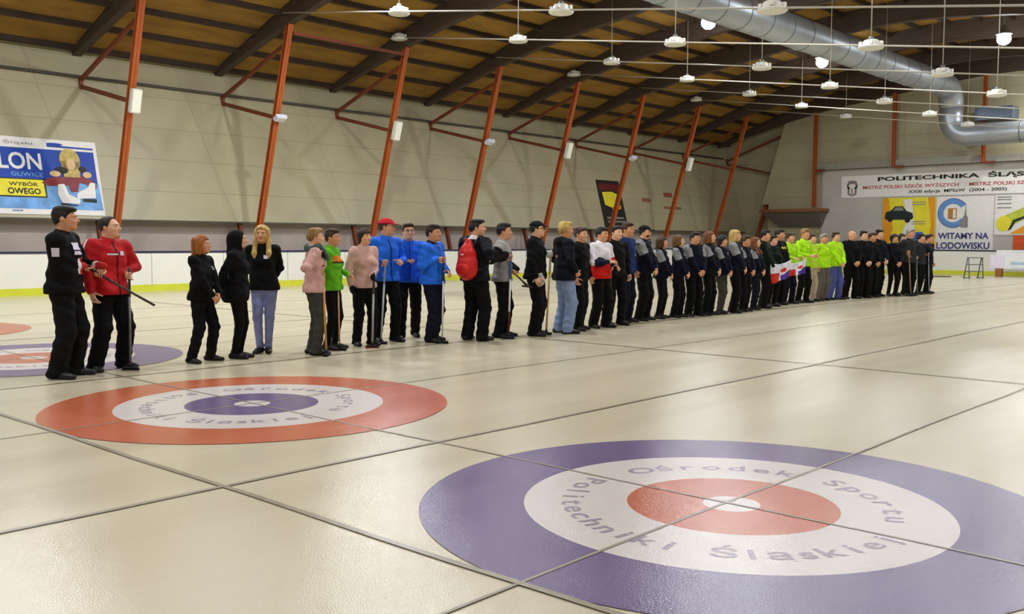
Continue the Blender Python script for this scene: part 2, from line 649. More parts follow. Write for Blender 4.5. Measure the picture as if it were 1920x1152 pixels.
# strut between the tops of the second and third supports
bm = bmesh.new()
beam_between(bm, (FR[1] + 0.13, 23.0, 8.02), (FR[2] - 0.13, 23.0, 8.02), 0.09, 0.09, (0, 0, 1))
tag(from_bm('tie_strut', bm, M_BROWNST), 'thin rust brown strut joining two orange support tops', 'strut')

# fittings on the posts
FIT_L = ['tall white box on the orange support behind the man in red', 'small bluish white floodlight on the support behind the blonde woman',
         'tall white box on the support behind the red cap', 'small white floodlight on the support left of the red backpack',
         'tall white box on the support behind the black cap', 'small white floodlight on the support crossing the dark banner',
         'tall white box on the support near the small red stickers']
for i in range(7):
    u = FR[i]
    pv = 25.4 - 2.4 * 5.45 / 8.25
    if i % 2 == 0:
        t = thing('light_box', FIT_L[i], 'light fitting', (u, pv - 0.2, 5.1), (-R(-16), 0, 0), 'white light boxes on the supports')
        bm = bmesh.new()
        box(bm, (-0.15, -0.09, 0), (0.15, 0.09, 0.68))
        bmesh.ops.bevel(bm, geom=bm.edges[:], offset=0.02, segments=2, affect='EDGES')
        from_bm('housing', bm, M_WHITE_EN, t)
        bm = bmesh.new()
        box(bm, (-0.12, -0.1, 0.04), (0.12, -0.088, 0.64))
        from_bm('front_panel', bm, mat('milky_panel', (228, 228, 215), 0.3, 0.02), t)
        bm = bmesh.new()
        box(bm, (-0.03, 0.08, 0.3), (0.03, 0.17, 0.38))
        from_bm('bracket', bm, M_GREYMETAL, t)
    else:
        t = thing('floodlight', FIT_L[i], 'floodlight', (u, pv - 0.26, 5.36), (R(-28), 0, 0), 'white floodlights on the supports')
        bm = bmesh.new()
        box(bm, (-0.2, -0.14, 0), (0.2, 0.12, 0.13))
        bmesh.ops.bevel(bm, geom=bm.edges[:], offset=0.025, segments=2, affect='EDGES')
        from_bm('housing', bm, mat('bluish_bloom_white', (206, 208, 226), 0.4, 0.03), t)  # bluish bloom of a lit lamp put into the housing colour
        bm = bmesh.new()
        box(bm, (-0.17, -0.12, -0.012), (0.17, 0.1, 0.004))
        from_bm('lens', bm, mat('frosted_lens', (225, 228, 236), 0.2, 0.02), t)
        bm = bmesh.new()
        box(bm, (-0.03, 0.1, 0.04), (0.03, 0.2, 0.09))
        from_bm('bracket', bm, M_GREYMETAL, t)
# pipe along the wall
bm = bmesh.new()
tube(bm, [(U0, lean(6.48) - 0.2, 6.48), (UEND - 0.1, lean(6.48) - 0.2, 6.48)], 0.045, 8)
tag(from_bm('wall_pipe', bm, mat('dark_pipe', (72, 72, 66), 0.5)), 'dark pipe running along the top of the beige side wall', 'pipe')

# ------------------------------------------------------------------ sloping cable lines with hanging round fittings
def zc(v):
    return 8.57 + (v - 23.0) * 0.148
def fitting_parts(t, rod_top, rod=True):
    bm = bmesh.new()
    # shallow bowl with a rim, profile turned round the z axis
    prof = [(0.0, -0.10), (0.16, -0.10), (0.27, -0.085), (0.3, -0.05), (0.285, -0.02), (0.2, 0.0), (0.19, 0.08), (0.15, 0.12), (0.0, 0.13)]
    n = 20
    rows = []
    for r_, z in prof:
        rows.append([bm.verts.new((max(r_, .001) * math.cos(2 * PI * k / n), max(r_, .001) * math.sin(2 * PI * k / n), z)) for k in range(n)])
    for a, b in zip(rows, rows[1:]):
        for k in range(n):
            bm.faces.new((a[k], a[(k + 1) % n], b[(k + 1) % n], b[k]))
    from_bm('reflector', bm, M_WHITE_EN, t)
    for a in range(4):
        c, s = math.cos(a * PI / 2 + .4), math.sin(a * PI / 2 + .4)
        bm = bmesh.new()
        box(bm, (-0.035, -0.035, -0.0), (0.035, 0.035, 0.09), Matrix.Translation((0.225 * c, 0.225 * s, 0.0)))
        from_bm('clip', bm, M_WHITE_EN, t)
    bm = bmesh.new()
    tube(bm, [(0, 0, 0.12), (0, 0, 0.2)], 0.06, 10)
    from_bm('gear_box', bm, M_GREYMETAL, t)
    if rod:
        bm = bmesh.new()
        tube(bm, [(0, 0, 0.18), (0, 0, rod_top)], 0.014, 6)
        from_bm('rod', bm, M_CABLE, t)
ROWN = {17.45: 'in the row nearest the side wall', 11.75: 'in the middle row', 6.4: 'in the right hand row', 23.0: 'at the top of an orange support'}
cnt = {}
for i in range(1, 8):
    u = FR[i]
    bm = bmesh.new()
    pts = [(u - 0.32, v, zc(v)) for v in (22.9, 17.45, 11.75, 6.4, 1.0, -3.5)]
    tube(bm, pts, 0.021, 8)
    tag(from_bm('conduit', bm, M_CABLE), '%s pale conduit from the camera, sloping across under the roof' % ORD[i - 1], 'conduit', 'pale conduits under the roof')
    vs_ = [17.45, 11.75, 6.4] + ([23.0] if i in (2, 4, 6) else [])
    for v in vs_:
        if v == 6.4 and i > 5:
            continue
        k = cnt[v] = cnt.get(v, 0) + 1
        z = zc(v)
        vis = {17.45: 7, 11.75: 6, 6.4: 5, 23.0: 3}
        lab = 'round white hanging fitting %s, %s from the camera' % (ROWN[v], ORD[k - 1])
        t = thing('hanging_fitting', lab, 'hanging fitting', (u - 0.32, v, z), group='round white fittings on the conduits')
        fitting_parts(t, (roof(v) - z) if v != 23.0 else 0.2, v != 23.0)

# ------------------------------------------------------------------ lit lamps
M_GLOW = emit('lit_lamp_glass', (246, 250, 255), 125.0)
VISL = {(24.96, 15.3): 'lit hall lamp left of the big duct', (34.6, 15.55): 'lit hall lamp just below the big duct',
        (34.6, 8.4): 'lit hall lamp at the upper right edge'}
for (u, v) in LAMPS:
    z = 9.4
    lab = VISL.get((u, v), 'hall lamp outside the frame, above the ice')  # default label also serves the added far end pair
    t = thing('hall_lamp', lab, 'lamp', (u, v, z), group='hall lamps' if (u, v) in VISL else 'hall lamps out of frame')
    bm = bmesh.new()
    n = 18
    prof = [(0.05, 0.3), (0.11, 0.26), (0.13, 0.16), (0.22, 0.05), (0.29, -0.04), (0.275, -0.04), (0.2, 0.06), (0.1, 0.15), (0.02, 0.16)]
    rows = [[bm.verts.new((r_ * math.cos(2 * PI * k / n), r_ * math.sin(2 * PI * k / n), zz)) for k in range(n)] for r_, zz in prof]
    for a, b in zip(rows, rows[1:]):
        for k in range(n):
            bm.faces.new((a[k], a[(k + 1) % n], b[(k + 1) % n], b[k]))
    from_bm('shade', bm, M_GREYMETAL, t, True)
    bm = bmesh.new()
    ball(bm, (0, 0, -0.2), (0.25, 0.25, 0.23), 16)
    from_bm('bulb', bm, M_GLOW, t, True)
    bm = bmesh.new()
    tube(bm, [(0, 0, 0.28), (0, 0, roof(v) - z - 0.02)], 0.02, 6)
    from_bm('stem', bm, M_GREYMETAL, t)
    ld = bpy.data.lights.new('hall_light', 'AREA')
    ld.shape = 'DISK'
    ld.size = 0.44
    ld.energy = ROW_W[v] * (0.3 if v == 15.3 and u < 20 else 1.0)
    ld.color = LAMP_COL
    lo_ = bpy.data.objects.new('hall_light', ld)
    COL.objects.link(lo_)
    lo_.location = (0, 0, -0.46)
    lo_.parent = t

# ------------------------------------------------------------------ air duct
def swept(name, pts, r, m, parent, n=28, seams=0.0):
    bm = bmesh.new()
    tube(bm, pts, r, n)
    return from_bm(name, bm, m, parent, False)
t = thing('air_duct', 'big round galvanised air duct under the roof, turning down at the end wall', 'air duct', (44.2, 13.3, 6.7))
O = Vector((44.2, 13.3, 6.7))
zD = 9.02
pts = [Vector((-9, 13.35, zD)) - O, Vector((43.2, 13.35, zD)) - O]
for k in range(1, 9):
    a = k / 8 * PI / 2
    pts.append(Vector((43.2 + 0.95 * math.sin(a), 13.35, zD - 0.95 * (1 - math.cos(a)))) - O)
swept('ceiling_run', pts, 0.56, M_STEEL, t)
pts = [Vector((44.15, 13.35, 8.1)) - O, Vector((44.15, 13.35, 7.55)) - O]
for k in range(1, 9):
    a = k / 8 * PI / 2
    pts.append(Vector((44.15, 13.35 - 0.85 * (1 - math.cos(a)), 7.55 - 0.85 * math.sin(a))) - O)
pts.append(Vector((44.15, 3.0, 6.7)) - O)
swept('wall_run', pts, [0.54] * 2 + [0.52] * 8 + [0.46], M_STEEL, t)
x = 16.0
while x < 43:
    bm = bmesh.new()
    tube(bm, [Vector((x, 13.35, zD)) - O, Vector((x + 0.04, 13.35, zD)) - O], 0.572, 28)
    from_bm('seam_band', bm, M_GREYMETAL, t)
    x += 1.5
for yv in (12.1, 10.2, 8.3, 6.4):
    bm = bmesh.new()
    tube(bm, [Vector((44.15, yv, 6.7)) - O, Vector((44.15, yv - 0.05, 6.7)) - O], 0.51, 28)
    from_bm('seam_band', bm, M_GREYMETAL, t)
bm = bmesh.new()
box(bm, Vector((45.2, 10.9, 7.5)) - O, Vector((46.28, 12.6, 8.1)) - O)
from_bm('side_branch', bm, mat('blue_grey_metal', (88, 100, 112), 0.4, 0.1, metal=0.4), t)

# ------------------------------------------------------------------ end wall
def pl(z):   # v of the slanting corner post at height z
    return 25.4 - 2.4 * z / 8.25
M_GREYWALL = mat('grey_lower_wall', (182, 178, 170), 0.6, 0.05, 0.8)
outline = [(VMIN, 0), (24.0, 0), (24.0, 3.72), (pl(3.72) + 0.12, 3.72), (pl(8.2) + 0.12, 8.2)]
vs_ = [pl(8.2) - 0.2 - 0.8 * k for k in range(0, 37)]
outline += [(v, arch(v) + depth(v) * 0.98) for v in vs_ if v > VMIN] + [(VMIN, arch(VMIN))]
bm = bmesh.new()
a = [bm.verts.new((UEND, v, z)) for v, z in outline]
b = [bm.verts.new((UEND + 0.15, v, z)) for v, z in outline]
bm.faces.new(a); bm.faces.new(b[::-1])
for k in range(len(a)):
    bm.faces.new((a[k], b[k], b[(k + 1) % len(a)], a[(k + 1) % len(a)]))
struct(from_bm('wall_end', bm, M_WALL))
bm = bmesh.new()
vk = [27.6, 26.5, 25.5, 24.5, 23.5, 22.5, 21.5]
ol = [(21.5, 0), (27.6, 0)] + [(v, roof(v) + 0.03) for v in vk]
a = [bm.verts.new((UEND + 0.75, v, z)) for v, z in ol]
b = [bm.verts.new((UEND + 0.85, v, z)) for v, z in ol]
bm.faces.new(a); bm.faces.new(b[::-1])
for k in range(len(a)):
    bm.faces.new((a[k], b[k], b[(k + 1) % len(a)], a[(k + 1) % len(a)]))
struct(from_bm('wall_end_corner', bm, M_WALL))
bm = bmesh.new()
box(bm, (UEND - 0.06, VMIN, 0), (UEND - 0.003, 20.75, 5.5))
struct(from_bm('wall_end_lower', bm, M_GREYWALL))
bm = bmesh.new()
box(bm, (UEND - 0.45, VMIN, 5.52), (UEND - 0.01, 20.9, 5.86))
struct(from_bm('trim_2', bm, mat('grey_ledge', (140, 138, 128), 0.5, 0.1)))
EP_L = ['thin orange upright on the end wall, left one by the canopy', 'thin orange upright on the end wall above the wide banner',
        'thin orange upright on the end wall behind the duct bend']
for k, v in enumerate((20.98, 16.68, 12.3)):
    zb = 3.5 if k == 0 else 5.5
    t = thing('wall_post', EP_L[k], 'steel upright', (UEND - 0.56, v, zb), group='orange uprights on the end wall')
    bm = bmesh.new()
    ibeam(bm, (0, 0, 0), (0, 0, arch(v) - zb), 0.16, 0.2, hint=(0, 1, 0))
    from_bm('post', bm, M_ORANGE, t)
    bm = bmesh.new()
    box(bm, (-0.06, -0.55, 5.42 - zb), (0.06, -0.05, 5.55 - zb))
    from_bm('bracket', bm, M_BROWNST, t)
# small canopy at the corner
t = thing('canopy', 'small brown edged canopy in the far corner left of the grey wall', 'canopy', (UEND, 22.2, 2.4))
bm = bmesh.new()
box(bm, (-1.1, -1.9, 0.82), (-0.065, 1.8, 1.0))
from_bm('roof_slab', bm, mat('brown_canopy_edge', (128, 84, 52), 0.6), t)
bm = bmesh.new()
for s in (0,):
    vsx = [(-1.0, -1.8, 0.81), (-1.0, 1.7, 0.81), (-0.065, 1.7, 0.81), (-0.065, -1.8, 0.81), (-0.25, -1.5, 0.02), (-0.25, 1.0, 0.02), (-0.065, 1.0, 0.02), (-0.065, -1.5, 0.02)]
    q = [bm.verts.new(p) for p in vsx]
    for f in ((0, 1, 2, 3), (4, 7, 6, 5), (0, 4, 5, 1), (1, 5, 6, 2), (2, 6, 7, 3), (3, 7, 4, 0)):
        bm.faces.new([q[j] for j in f])
from_bm('shade_wedge', bm, mat('shade_wedge_grey', (104, 98, 90), 0.7), t)  # solid dark wedge standing in for the shade under the slab

# ------------------------------------------------------------------ rink boards
M_BOARD = mat('white_rink_board', (228, 228, 218), 0.35, 0.03, 1.0)
M_KICK = mat('yellow_kick_strip', (206, 208, 62), 0.4, 0.06, 2.0)
M_RAIL = mat('navy_top_rail', (44, 48, 78), 0.4, 0.06)
def board_path():
    p = [(-2.0 + k * 1.2, 24.55) for k in range(0, 33)]
    cx, cy, r = 37.5, 17.55, 7.0
    for k in range(1, 13):
        a = PI / 2 - k / 12 * PI / 2
        p.append((cx + r * math.cos(a), cy + r * math.sin(a)))
    p += [(44.5, 17.55 - 1.5 * k) for k in range(1, 16)]
    return p
def strip(name, z0, z1, th, m, off=0.0):
    p = board_path()
    bm = bmesh.new()
    prev = None
    for i, (x, y) in enumerate(p):
        a = Vector(p[max(i - 1, 0)]); b = Vector(p[min(i + 1, len(p) - 1)])
        d = (b - a).normalized()
        nrm = Vector((-d.y, d.x))     # outwards, away from the ice
        i0 = Vector((x, y)) + nrm * off
        o0 = Vector((x, y)) + nrm * (off + th)
        ring = [bm.verts.new(q) for q in ((i0.x, i0.y, z0), (o0.x, o0.y, z0), (o0.x, o0.y, z1), (i0.x, i0.y, z1))]
        if prev:
            for j in range(4):
                bm.faces.new((prev[j], prev[(j + 1) % 4], ring[(j + 1) % 4], ring[j]))
        else:
            bm.faces.new(ring)
        prev = ring
    bm.faces.new(prev[::-1])
    return bm
t = thing('rink_boards', 'white rink boards with yellow kick strip and navy top rail around the ice', 'rink boards', (-2.0, 24.6, 0))
def reb(name, bm, m):
    bmesh.ops.translate(bm, verts=bm.verts[:], vec=(2.0, -24.6, 0))
    return from_bm(name, bm, m, t)
reb('board_panel', strip('b', 0.2, 1.14, 0.07, M_BOARD), M_BOARD)
reb('kick_strip', strip('k', 0.0, 0.2, 0.085, M_KICK, -0.015), M_KICK)
reb('top_rail', strip('r', 1.14, 1.2, 0.11, M_RAIL, -0.02), M_RAIL)
for k in range(0, 15):
    x = -0.6 + k * 2.4
    bm = bmesh.new()
    box(bm, (x + 2.0 - 0.008, -0.055, 0.2), (x + 2.0 + 0.008, -0.045, 1.14))
    from_bm('panel_joint', bm, mat('board_joint', (160, 160, 152), 0.5), t)

# ------------------------------------------------------------------ posters and banners
M_PBLUE = mat('print_royal_blue', (30, 66, 160), 0.5, 0.08, 2.0)
M_PLIGHT = mat('print_ice_blue', (110, 160, 214), 0.5, 0.25, 3.0)
M_PWHITE = mat('print_white', (226, 224, 220), 0.5, 0.04)
M_PYEL = mat('print_yellow', (226, 214, 52), 0.5, 0.08, 3.0)
M_PBLACK = mat('print_black', (26, 26, 26), 0.5, 0.05)
M_PNAVY = mat('print_navy', (62, 62, 120), 0.5, 0.05)
M_PRED = mat('print_red', (178, 62, 54), 0.5, 0.08)
M_PGREY = mat('print_grey', (130, 128, 126), 0.5, 0.1, 4.0)
M_PMAROON = mat('print_maroon', (128, 52, 56), 0.5, 0.15, 5.0)
M_PSKIN = mat('print_skin', (208, 176, 130), 0.5, 0.08)
M_PHAIR = mat('print_blond', (188, 166, 96), 0.5, 0.2, 10.0)
M_PORANGE = mat('print_orange', (220, 150, 30), 0.5, 0.12, 1.5)
M_PGREEN = mat('print_olive_green', (176, 186, 62), 0.5, 0.2, 3.0)
M_PDKGREEN = mat('print_dark_green', (30, 42, 38), 0.4, 0.2, 4.0)

def sheet(name, w, h, m, parent, th=0.02, z=0.0, x=0.0):
    bm = bmesh.new()
    box(bm, (x, -th, z), (x + w, 0, z + h))
    return from_bm(name, bm, m, parent)

# skating poster on the leaning wall
zb = 2.24
t = thing('skating_poster', 'large blue poster with a skater holding white skates, at far left of the side wall', 'poster',
          (3.4, lean(zb) - 0.125, zb), (-TILT, 0, 0))
W_, H_ = 4.85, 2.3
sheet('panel', W_, H_, M_PWHITE, t)
flat('blue_field', [[(0.02, 1.02), (W_ - 0.1, 0.98), (W_ - 0.1, 1.98), (0.02, 1.98)]], M_PBLUE, t, -0.021)
flat('ice_field', [[(0.02, 0.16), (W_ - 0.04, 0.16), (W_ - 0.07, 1.0), (0.02, 1.03)]], M_PLIGHT, t, -0.021)
text_on('lettering', 'LON', M_PWHITE, t, 2.0, 3.18, 1.33, 1.84, -0.03, 0.02)
text_on('lettering', 'GLIWICE', M_PLIGHT, t, 2.3, 3.18, 1.13, 1.25, -0.03, 0.01)
text_on('lettering', 'Śląski', M_PGREY, t, 2.2, 3.0, 2.06, 2.2, -0.03)
flat('emblem', [ellipse(3.62, 2.15, 0.24, 0.045), [(3.4, 2.06), (4.75, 2.05), (4.75, 2.1), (3.4, 2.12)]], M_PBLUE, t, -0.024)
flat('yellow_sign', [[(1.9, 0.5), (3.22, 0.5), (3.22, 1.06), (1.9, 1.06)]], M_PBLACK, t, -0.025)
flat('yellow_sign', [[(1.9, 0.54), (3.18, 0.54), (3.16, 1.03), (1.9, 1.03)]], M_PYEL, t, -0.029)
text_on('lettering', 'WYBÓR', M_PBLACK, t, 2.2, 3.0, 0.83, 0.97, -0.034, 0.02)
text_on('lettering', 'OWEGO', M_PBLACK, t, 2.15, 3.05, 0.59, 0.77, -0.034, 0.03)
# skater figure printed on the sheet
flat('skater_print', [[(3.1, 0.95), (3.35, 1.12), (3.75, 1.16), (3.95, 1.3), (4.2, 1.3), (4.35, 1.16), (4.6, 1.1), (4.72, 0.92), (4.62, 0.72), (4.5, 0.66), (4.42, 0.95), (4.2, 1.0), (4.12, 0.72), (3.92, 0.7), (3.86, 0.9), (3.3, 0.86)]], M_PMAROON, t, -0.033)
flat('skater_print', [ellipse(4.0, 1.7, 0.3, 0.34), [(3.72, 1.66), (3.78, 1.16), (4.24, 1.16), (4.3, 1.66)]], M_PHAIR, t, -0.037)
flat('skater_print', [ellipse(4.02, 1.56, 0.13, 0.19)], M_PSKIN, t, -0.041)
flat('skater_print', [ellipse(3.72, 1.36, 0.2, 0.11), ellipse(4.34, 1.42, 0.12, 0.1)], M_PBLACK, t, -0.039)
flat('skater_print', [ellipse(3.52, 1.24, 0.16, 0.09), ellipse(4.46, 1.25, 0.13, 0.1)], M_PSKIN, t, -0.042)
flat('skate_print', [[(3.56, 0.92), (3.74, 0.94), (3.84, 0.62), (4.16, 0.48), (4.12, 0.34), (3.62, 0.36), (3.52, 0.6)],
                     [(4.16, 0.72), (4.42, 0.86), (4.52, 1.02), (4.66, 1.0), (4.62, 0.54), (4.08, 0.5), (4.06, 0.62)]], M_PWHITE, t, -0.045)
flat('skate_blade_print', [[(3.58, 0.31), (4.05, 0.27), (4.05, 0.3), (3.58, 0.35)], [(4.24, 0.42), (4.64, 0.4), (4.64, 0.5), (4.24, 0.5)]], M_PBLACK, t, -0.045)
text_on('lettering', 'www', M_PBLUE, t, 2.2, 2.5, 0.07, 0.13, -0.03)

# dark vertical banner far along the wall
zb = 1.85
t = thing('hanging_banner', 'narrow dark vertical banner with yellow picture on the side wall', 'banner', (33.2, lean(2.2) - 0.125, 2.2), (-TILT, 0, 0))
sheet('cloth', 1.9, 2.48, mat('print_dark', (34, 32, 28), 0.5, 0.1), t)
flat('red_field', [[(0.1, 1.95), (1.85, 1.95), (1.85, 2.3), (0.1, 2.3)]], mat('print_dark_red', (96, 30, 26), .5, .1), t, -0.021)
flat('yellow_print', [[(0.35, 1.2), (0.9, 1.05), (1.55, 1.25), (1.65, 1.75), (1.1, 1.9), (0.3, 1.85)]], M_PYEL, t, -0.022)
flat('orange_print', [[(0.9, 0.95), (1.6, 1.0), (1.7, 1.2), (0.9, 1.1)]], M_PORANGE, t, -0.026)
flat('pale_strip', [[(0.3, 0.48), (1.7, 0.48), (1.7, 0.58), (0.3, 0.58)], [(0.3, 0.3), (1.8, 0.3), (1.8, 0.38), (0.3, 0.38)]], M_PGREY, t, -0.022)
# small stickers on the wall
for (u, z, w, h, lb) in ((36.9, 3.62, 0.75, 0.2, 'small brownish sticker on the side wall right of the dark banner'),
                         (39.05, 3.95, 0.8, 0.25, 'small red sticker on the side wall, upper of two at the support'),
                         (38.8, 3.3, 1.7, 0.14, 'narrow red sticker on the side wall, lower of two at the support')):
    t = thing('wall_sticker', lb, 'sticker', (u, lean(z) - 0.122, z), (-TILT, 0, 0), 'stickers on the side wall')
    bm = bmesh.new()
    box(bm, (0, -0.012, 0), (w, 0, h))
    from_bm('sheet', bm, mat('print_dull_red', (140, 70, 56), 0.5, 0.15, 4.0) if h > 0.22 else mat('print_brown', (132, 92, 70), 0.5, 0.15, 4.0), t)

# --- end wall: local x = -v (right in view), y = into the wall, z up
EROT = (0, 0, -PI / 2)
UW = UEND - 0.065
t = thing('wide_banner', 'wide white banner with black and red lettering high on the end wall', 'banner', (UW, 19.63, 3.97), EROT)
sheet('cloth', 13.2, 1.17, M_PWHITE, t, 0.03)
text_on('lettering', 'POLITECHNIKA  ŚLĄSKA', M_PBLACK, t, 1.98, 10.1, 0.77, 1.12, -0.036, 0.035)
text_on('lettering', 'MISTRZ POLSKI SZKÓŁ WYŻSZYCH', M_PRED, t, 1.2, 6.1, 0.43, 0.66, -0.036, 0.02)
text_on('lettering', 'MISTRZ POLSKI SZKÓŁ WYŻSZYCH', M_PRED, t, 6.6, 11.5, 0.43, 0.66, -0.036, 0.02)
text_on('lettering', 'XXIII edycja  MPSzW  (2004 - 2005)', M_PBLACK, t, 3.6, 8.35, 0.1, 0.31, -0.036, 0.02)
flat('crest', [ellipse(0.6, 0.66, 0.3, 0.26), [(0.32, 0.66), (0.36, 0.15), (0.6, 0.06), (0.84, 0.15), (0.88, 0.66)]], M_PGREY, t, -0.031)
flat('crest', [ellipse(0.6, 0.62, 0.2, 0.12), [(0.46, 0.5), (0.46, 0.24), (0.6, 0.16), (0.74, 0.24), (0.74, 0.5)]], M_PWHITE, t, -0.035)
flat('crest', [[(0.56, 0.2), (0.64, 0.2), (0.64, 0.48), (0.56, 0.48)], ellipse(0.6, 0.84, 0.24, 0.08)], M_PGREY, t, -0.039)

def car_side(x, z, L, h):
    """low saloon outline facing right"""
    return [(x, z + h * .25), (x + L * .04, z + h * .62), (x + L * .2, z + h * .7), (x + L * .36, z + h), (x + L * .62, z + h), (x + L * .76, z + h * .68),
            (x + L * .96, z + h * .55), (x + L, z + h * .25), (x + L * .95, z + h * .12), (x + L * .05, z + h * .12)]
t = thing('car_poster', 'yellow poster with a dark car and a blue car on the end wall', 'poster', (UW, 17.32, 1.2), EROT)
sheet('panel', 2.72, 2.69, M_PYEL, t, 0.03)
flat('orange_edge', [[(0, 0), (0.28, 0), (0.55, 1.1), (0.28, 2.69), (0, 2.69)], [(2.3, 0), (2.68, 0), (2.68, 2.69), (2.3, 2.69), (2.5, 1.3)], [(0, 0), (2.72, 0), (2.72, 0.3), (0, 0.3)]], M_PORANGE, t, -0.031)
flat('white_patch', [[(0.9, 0.45), (1.75, 0.4), (1.65, 1.2), (1.5, 2.6), (1.05, 2.6), (1.3, 1.6)]], M_PWHITE, t, -0.034)
flat('dark_car_print', [car_side(0.1, 1.45, 1.5, 0.8)], M_PDKGREEN, t, -0.038)
flat('wheel_print', [ellipse(0.4, 1.56, 0.13, 0.13), ellipse(1.3, 1.52, 0.14, 0.14)], M_PBLACK, t, -0.042)
flat('window_print', [[(0.52, 2.02), (0.7, 2.2), (1.0, 2.2), (1.12, 2.02)]], M_PGREY, t, -0.042)
flat('blue_car_print', [car_side(1.35, 0.3, 1.15, 0.6)], mat('print_car_blue', (40, 92, 190), 0.4, 0.1), t, -0.038)
flat('wheel_print', [ellipse(1.6, 0.38, 0.1, 0.1), ellipse(2.28, 0.38, 0.1, 0.1)], M_PBLACK, t, -0.042)
flat('text_lines', [[(1.5, z), (2.2, z), (2.2, z + 0.04), (1.5, z + 0.04)] for z in (2.3, 2.42, 1.42, 1.3)], M_PGREY, t, -0.036)

t = thing('welcome_poster', 'white poster reading WITAMY NA LODOWISKU with a blue ring emblem', 'poster', (UW, 14.58, 1.2), EROT)
sheet('panel', 2.74, 2.69, M_PWHITE, t, 0.03)
text_on('lettering', 'WITAMY NA', M_PNAVY, t, 0.12, 2.55, 0.54, 0.86, -0.036, 0.03)
text_on('lettering', 'LODOWISKU', M_PNAVY, t, 0.06, 2.6, 0.04, 0.38, -0.036, 0.03)
def ringarc(cx, cz, ro, ri, a0, a1, n=30):
    return ellipse(cx, cz, ro, ro * 1.0, n, a0, a1) + ellipse(cx, cz, ri, ri, n, a1, a0)
flat('emblem', [ringarc(0.82, 1.85, 0.75, 0.72, 35, 325)], M_PNAVY, t, -0.034)
flat('emblem', [ringarc(0.82, 1.85, 0.72, 0.46, 35, 325)], mat('print_sky_blue', (96, 140, 196), 0.5, 0.1), t, -0.034)
flat('emblem', [[(0.58, 1.55), (1.0, 1.55), (1.0, 2.1), (0.58, 2.1)]], mat('print_amber', (176, 120, 52), .5, .15, 6), t, -0.034)
flat('emblem', [[(0.82, 1.6), (0.95, 1.6), (0.95, 2.04), (0.82, 2.04)]], M_PWHITE, t, -0.038)
flat('emblem', [[(1.2, 1.12), (1.55, 1.12), (1.55, 1.6), (1.47, 1.75), (1.43, 2.4), (1.38, 1.75), (1.2, 1.45)]], M_PGREY, t, -0.038)

t = thing('pipe_poster', 'pale poster with yellow green tubes at the right edge of the end wall', 'poster', (UW, 11.8, 1.95), EROT)
sheet('panel', 3.4, 1.95, M_PWHITE, t, 0.03)
flat('green_tube', [[(0.1, 0.5), (0.35, 0.2), (1.7, 0.95), (3.4, 1.5), (3.4, 1.95), (2.6, 1.95), (0.5, 0.95)]], M_PGREEN, t, -0.034)
flat('yellow_tube_end', [ellipse(0.42, 0.55, 0.34, 0.38)], M_PYEL, t, -0.038)
flat('yellow_field', [[(0.7, 0.05), (3.4, 0.05), (3.4, 0.9), (1.6, 0.62)]], M_PORANGE, t, -0.032)
flat('tube_shadow_line', [[(0.62, 0.2), (0.78, 0.28), (0.95, 0.62), (3.4, 1.66), (3.4, 1.74), (0.85, 0.72)]], M_PDKGREEN, t, -0.04)
flat('text_lines', [[(0.1, z), (0.75, z), (0.75, z + 0.05), (0.1, z + 0.05)] for z in (1.3, 1.5, 1.7, 1.82)], M_PGREY, t, -0.034)
t = thing('orange_sign', 'orange red sign below the tube poster at the right edge', 'sign', (UW, 10.92, 1.24), EROT)
sheet('panel', 1.3, 0.68, mat('print_vermilion', (206, 80, 24), 0.5, 0.06), t, 0.03)

# ------------------------------------------------------------------ things on the ice near the end boards
t = thing('step_frame', 'small dark metal step frame standing before the end boards', 'step frame', (40.0, 10.75, 0), (0, 0, R(-42)))
bm = bmesh.new()
for sx in (-0.32, 0.32):
    tube(bm, [(sx, -0.12, 0.015), (sx, -0.02, 0.9)], 0.025, 8)
from_bm('front_leg', bm, M_GREYMETAL, t)
bm = bmesh.new()
for sx in (-0.32, 0.32):
    tube(bm, [(sx, 0.3, 0.015), (sx, 0.05, 0.9)], 0.025, 8)
from_bm('rear_leg', bm, M_GREYMETAL, t)
for z, d in ((0.3, 0.2), (0.6, 0.13), (0.9, 0.1)):
    bm = bmesh.new()
    box(bm, (-0.33, -0.1, z - 0.02), (0.33, d, z + 0.015))
    from_bm('tread', bm, M_GREYMETAL, t)
bm = bmesh.new()
for sx in (-0.32, 0.32):
    box(bm, (sx - 0.03, -0.16, 0), (sx + 0.03, 0.34, 0.03))
from_bm('foot_rail', bm, mat('dark_green_rubber', (52, 66, 50), 0.6), t)

t = thing('notice_board', 'long white notice board on two wooden feet before the end boards', 'notice board', (43.0, 10.85, 0), (0, 0, R(-88)))
bm = bmesh.new()
box(bm, (0.1, 0.03, 0.36), (3.6, 0.07, 1.22))
from_bm('panel', bm, mat('board_white', (232, 234, 236), 0.4, 0.05, 1.5), t)
for x in (0.1, 1.35, 2.6):
    bm = bmesh.new()
    box(bm, (x, -0.12, 0.0), (x + 0.28, 0.22, 0.38))
    bmesh.ops.bevel(bm, geom=bm.edges[:], offset=0.015, segments=2, affect='EDGES')
    from_bm('wooden_foot', bm, M_WOOD2, t)
bm = bmesh.new()
box(bm, (-0.15, 0.0, 0.38), (0.45, 0.02, 1.0))
from_bm('paper_sheet', bm, mat('paper_lilac', (228, 222, 238), 0.5, 0.04), t)
flat('print_lines', [[(0.7, z), (3.4, z), (3.4, z + 0.025), (0.7, z + 0.025)] for z in (1.12, 0.4)] + [[(0.7, 0.55), (3.4, 0.55), (3.4, 0.68), (0.7, 0.68)]], mat('print_pale_blue', (170, 198, 216), .5, .1), t, 0.028)
bm = bmesh.new()
box(bm, (-0.4, -0.45, 0.0), (0.4, 0.45, 0.035))
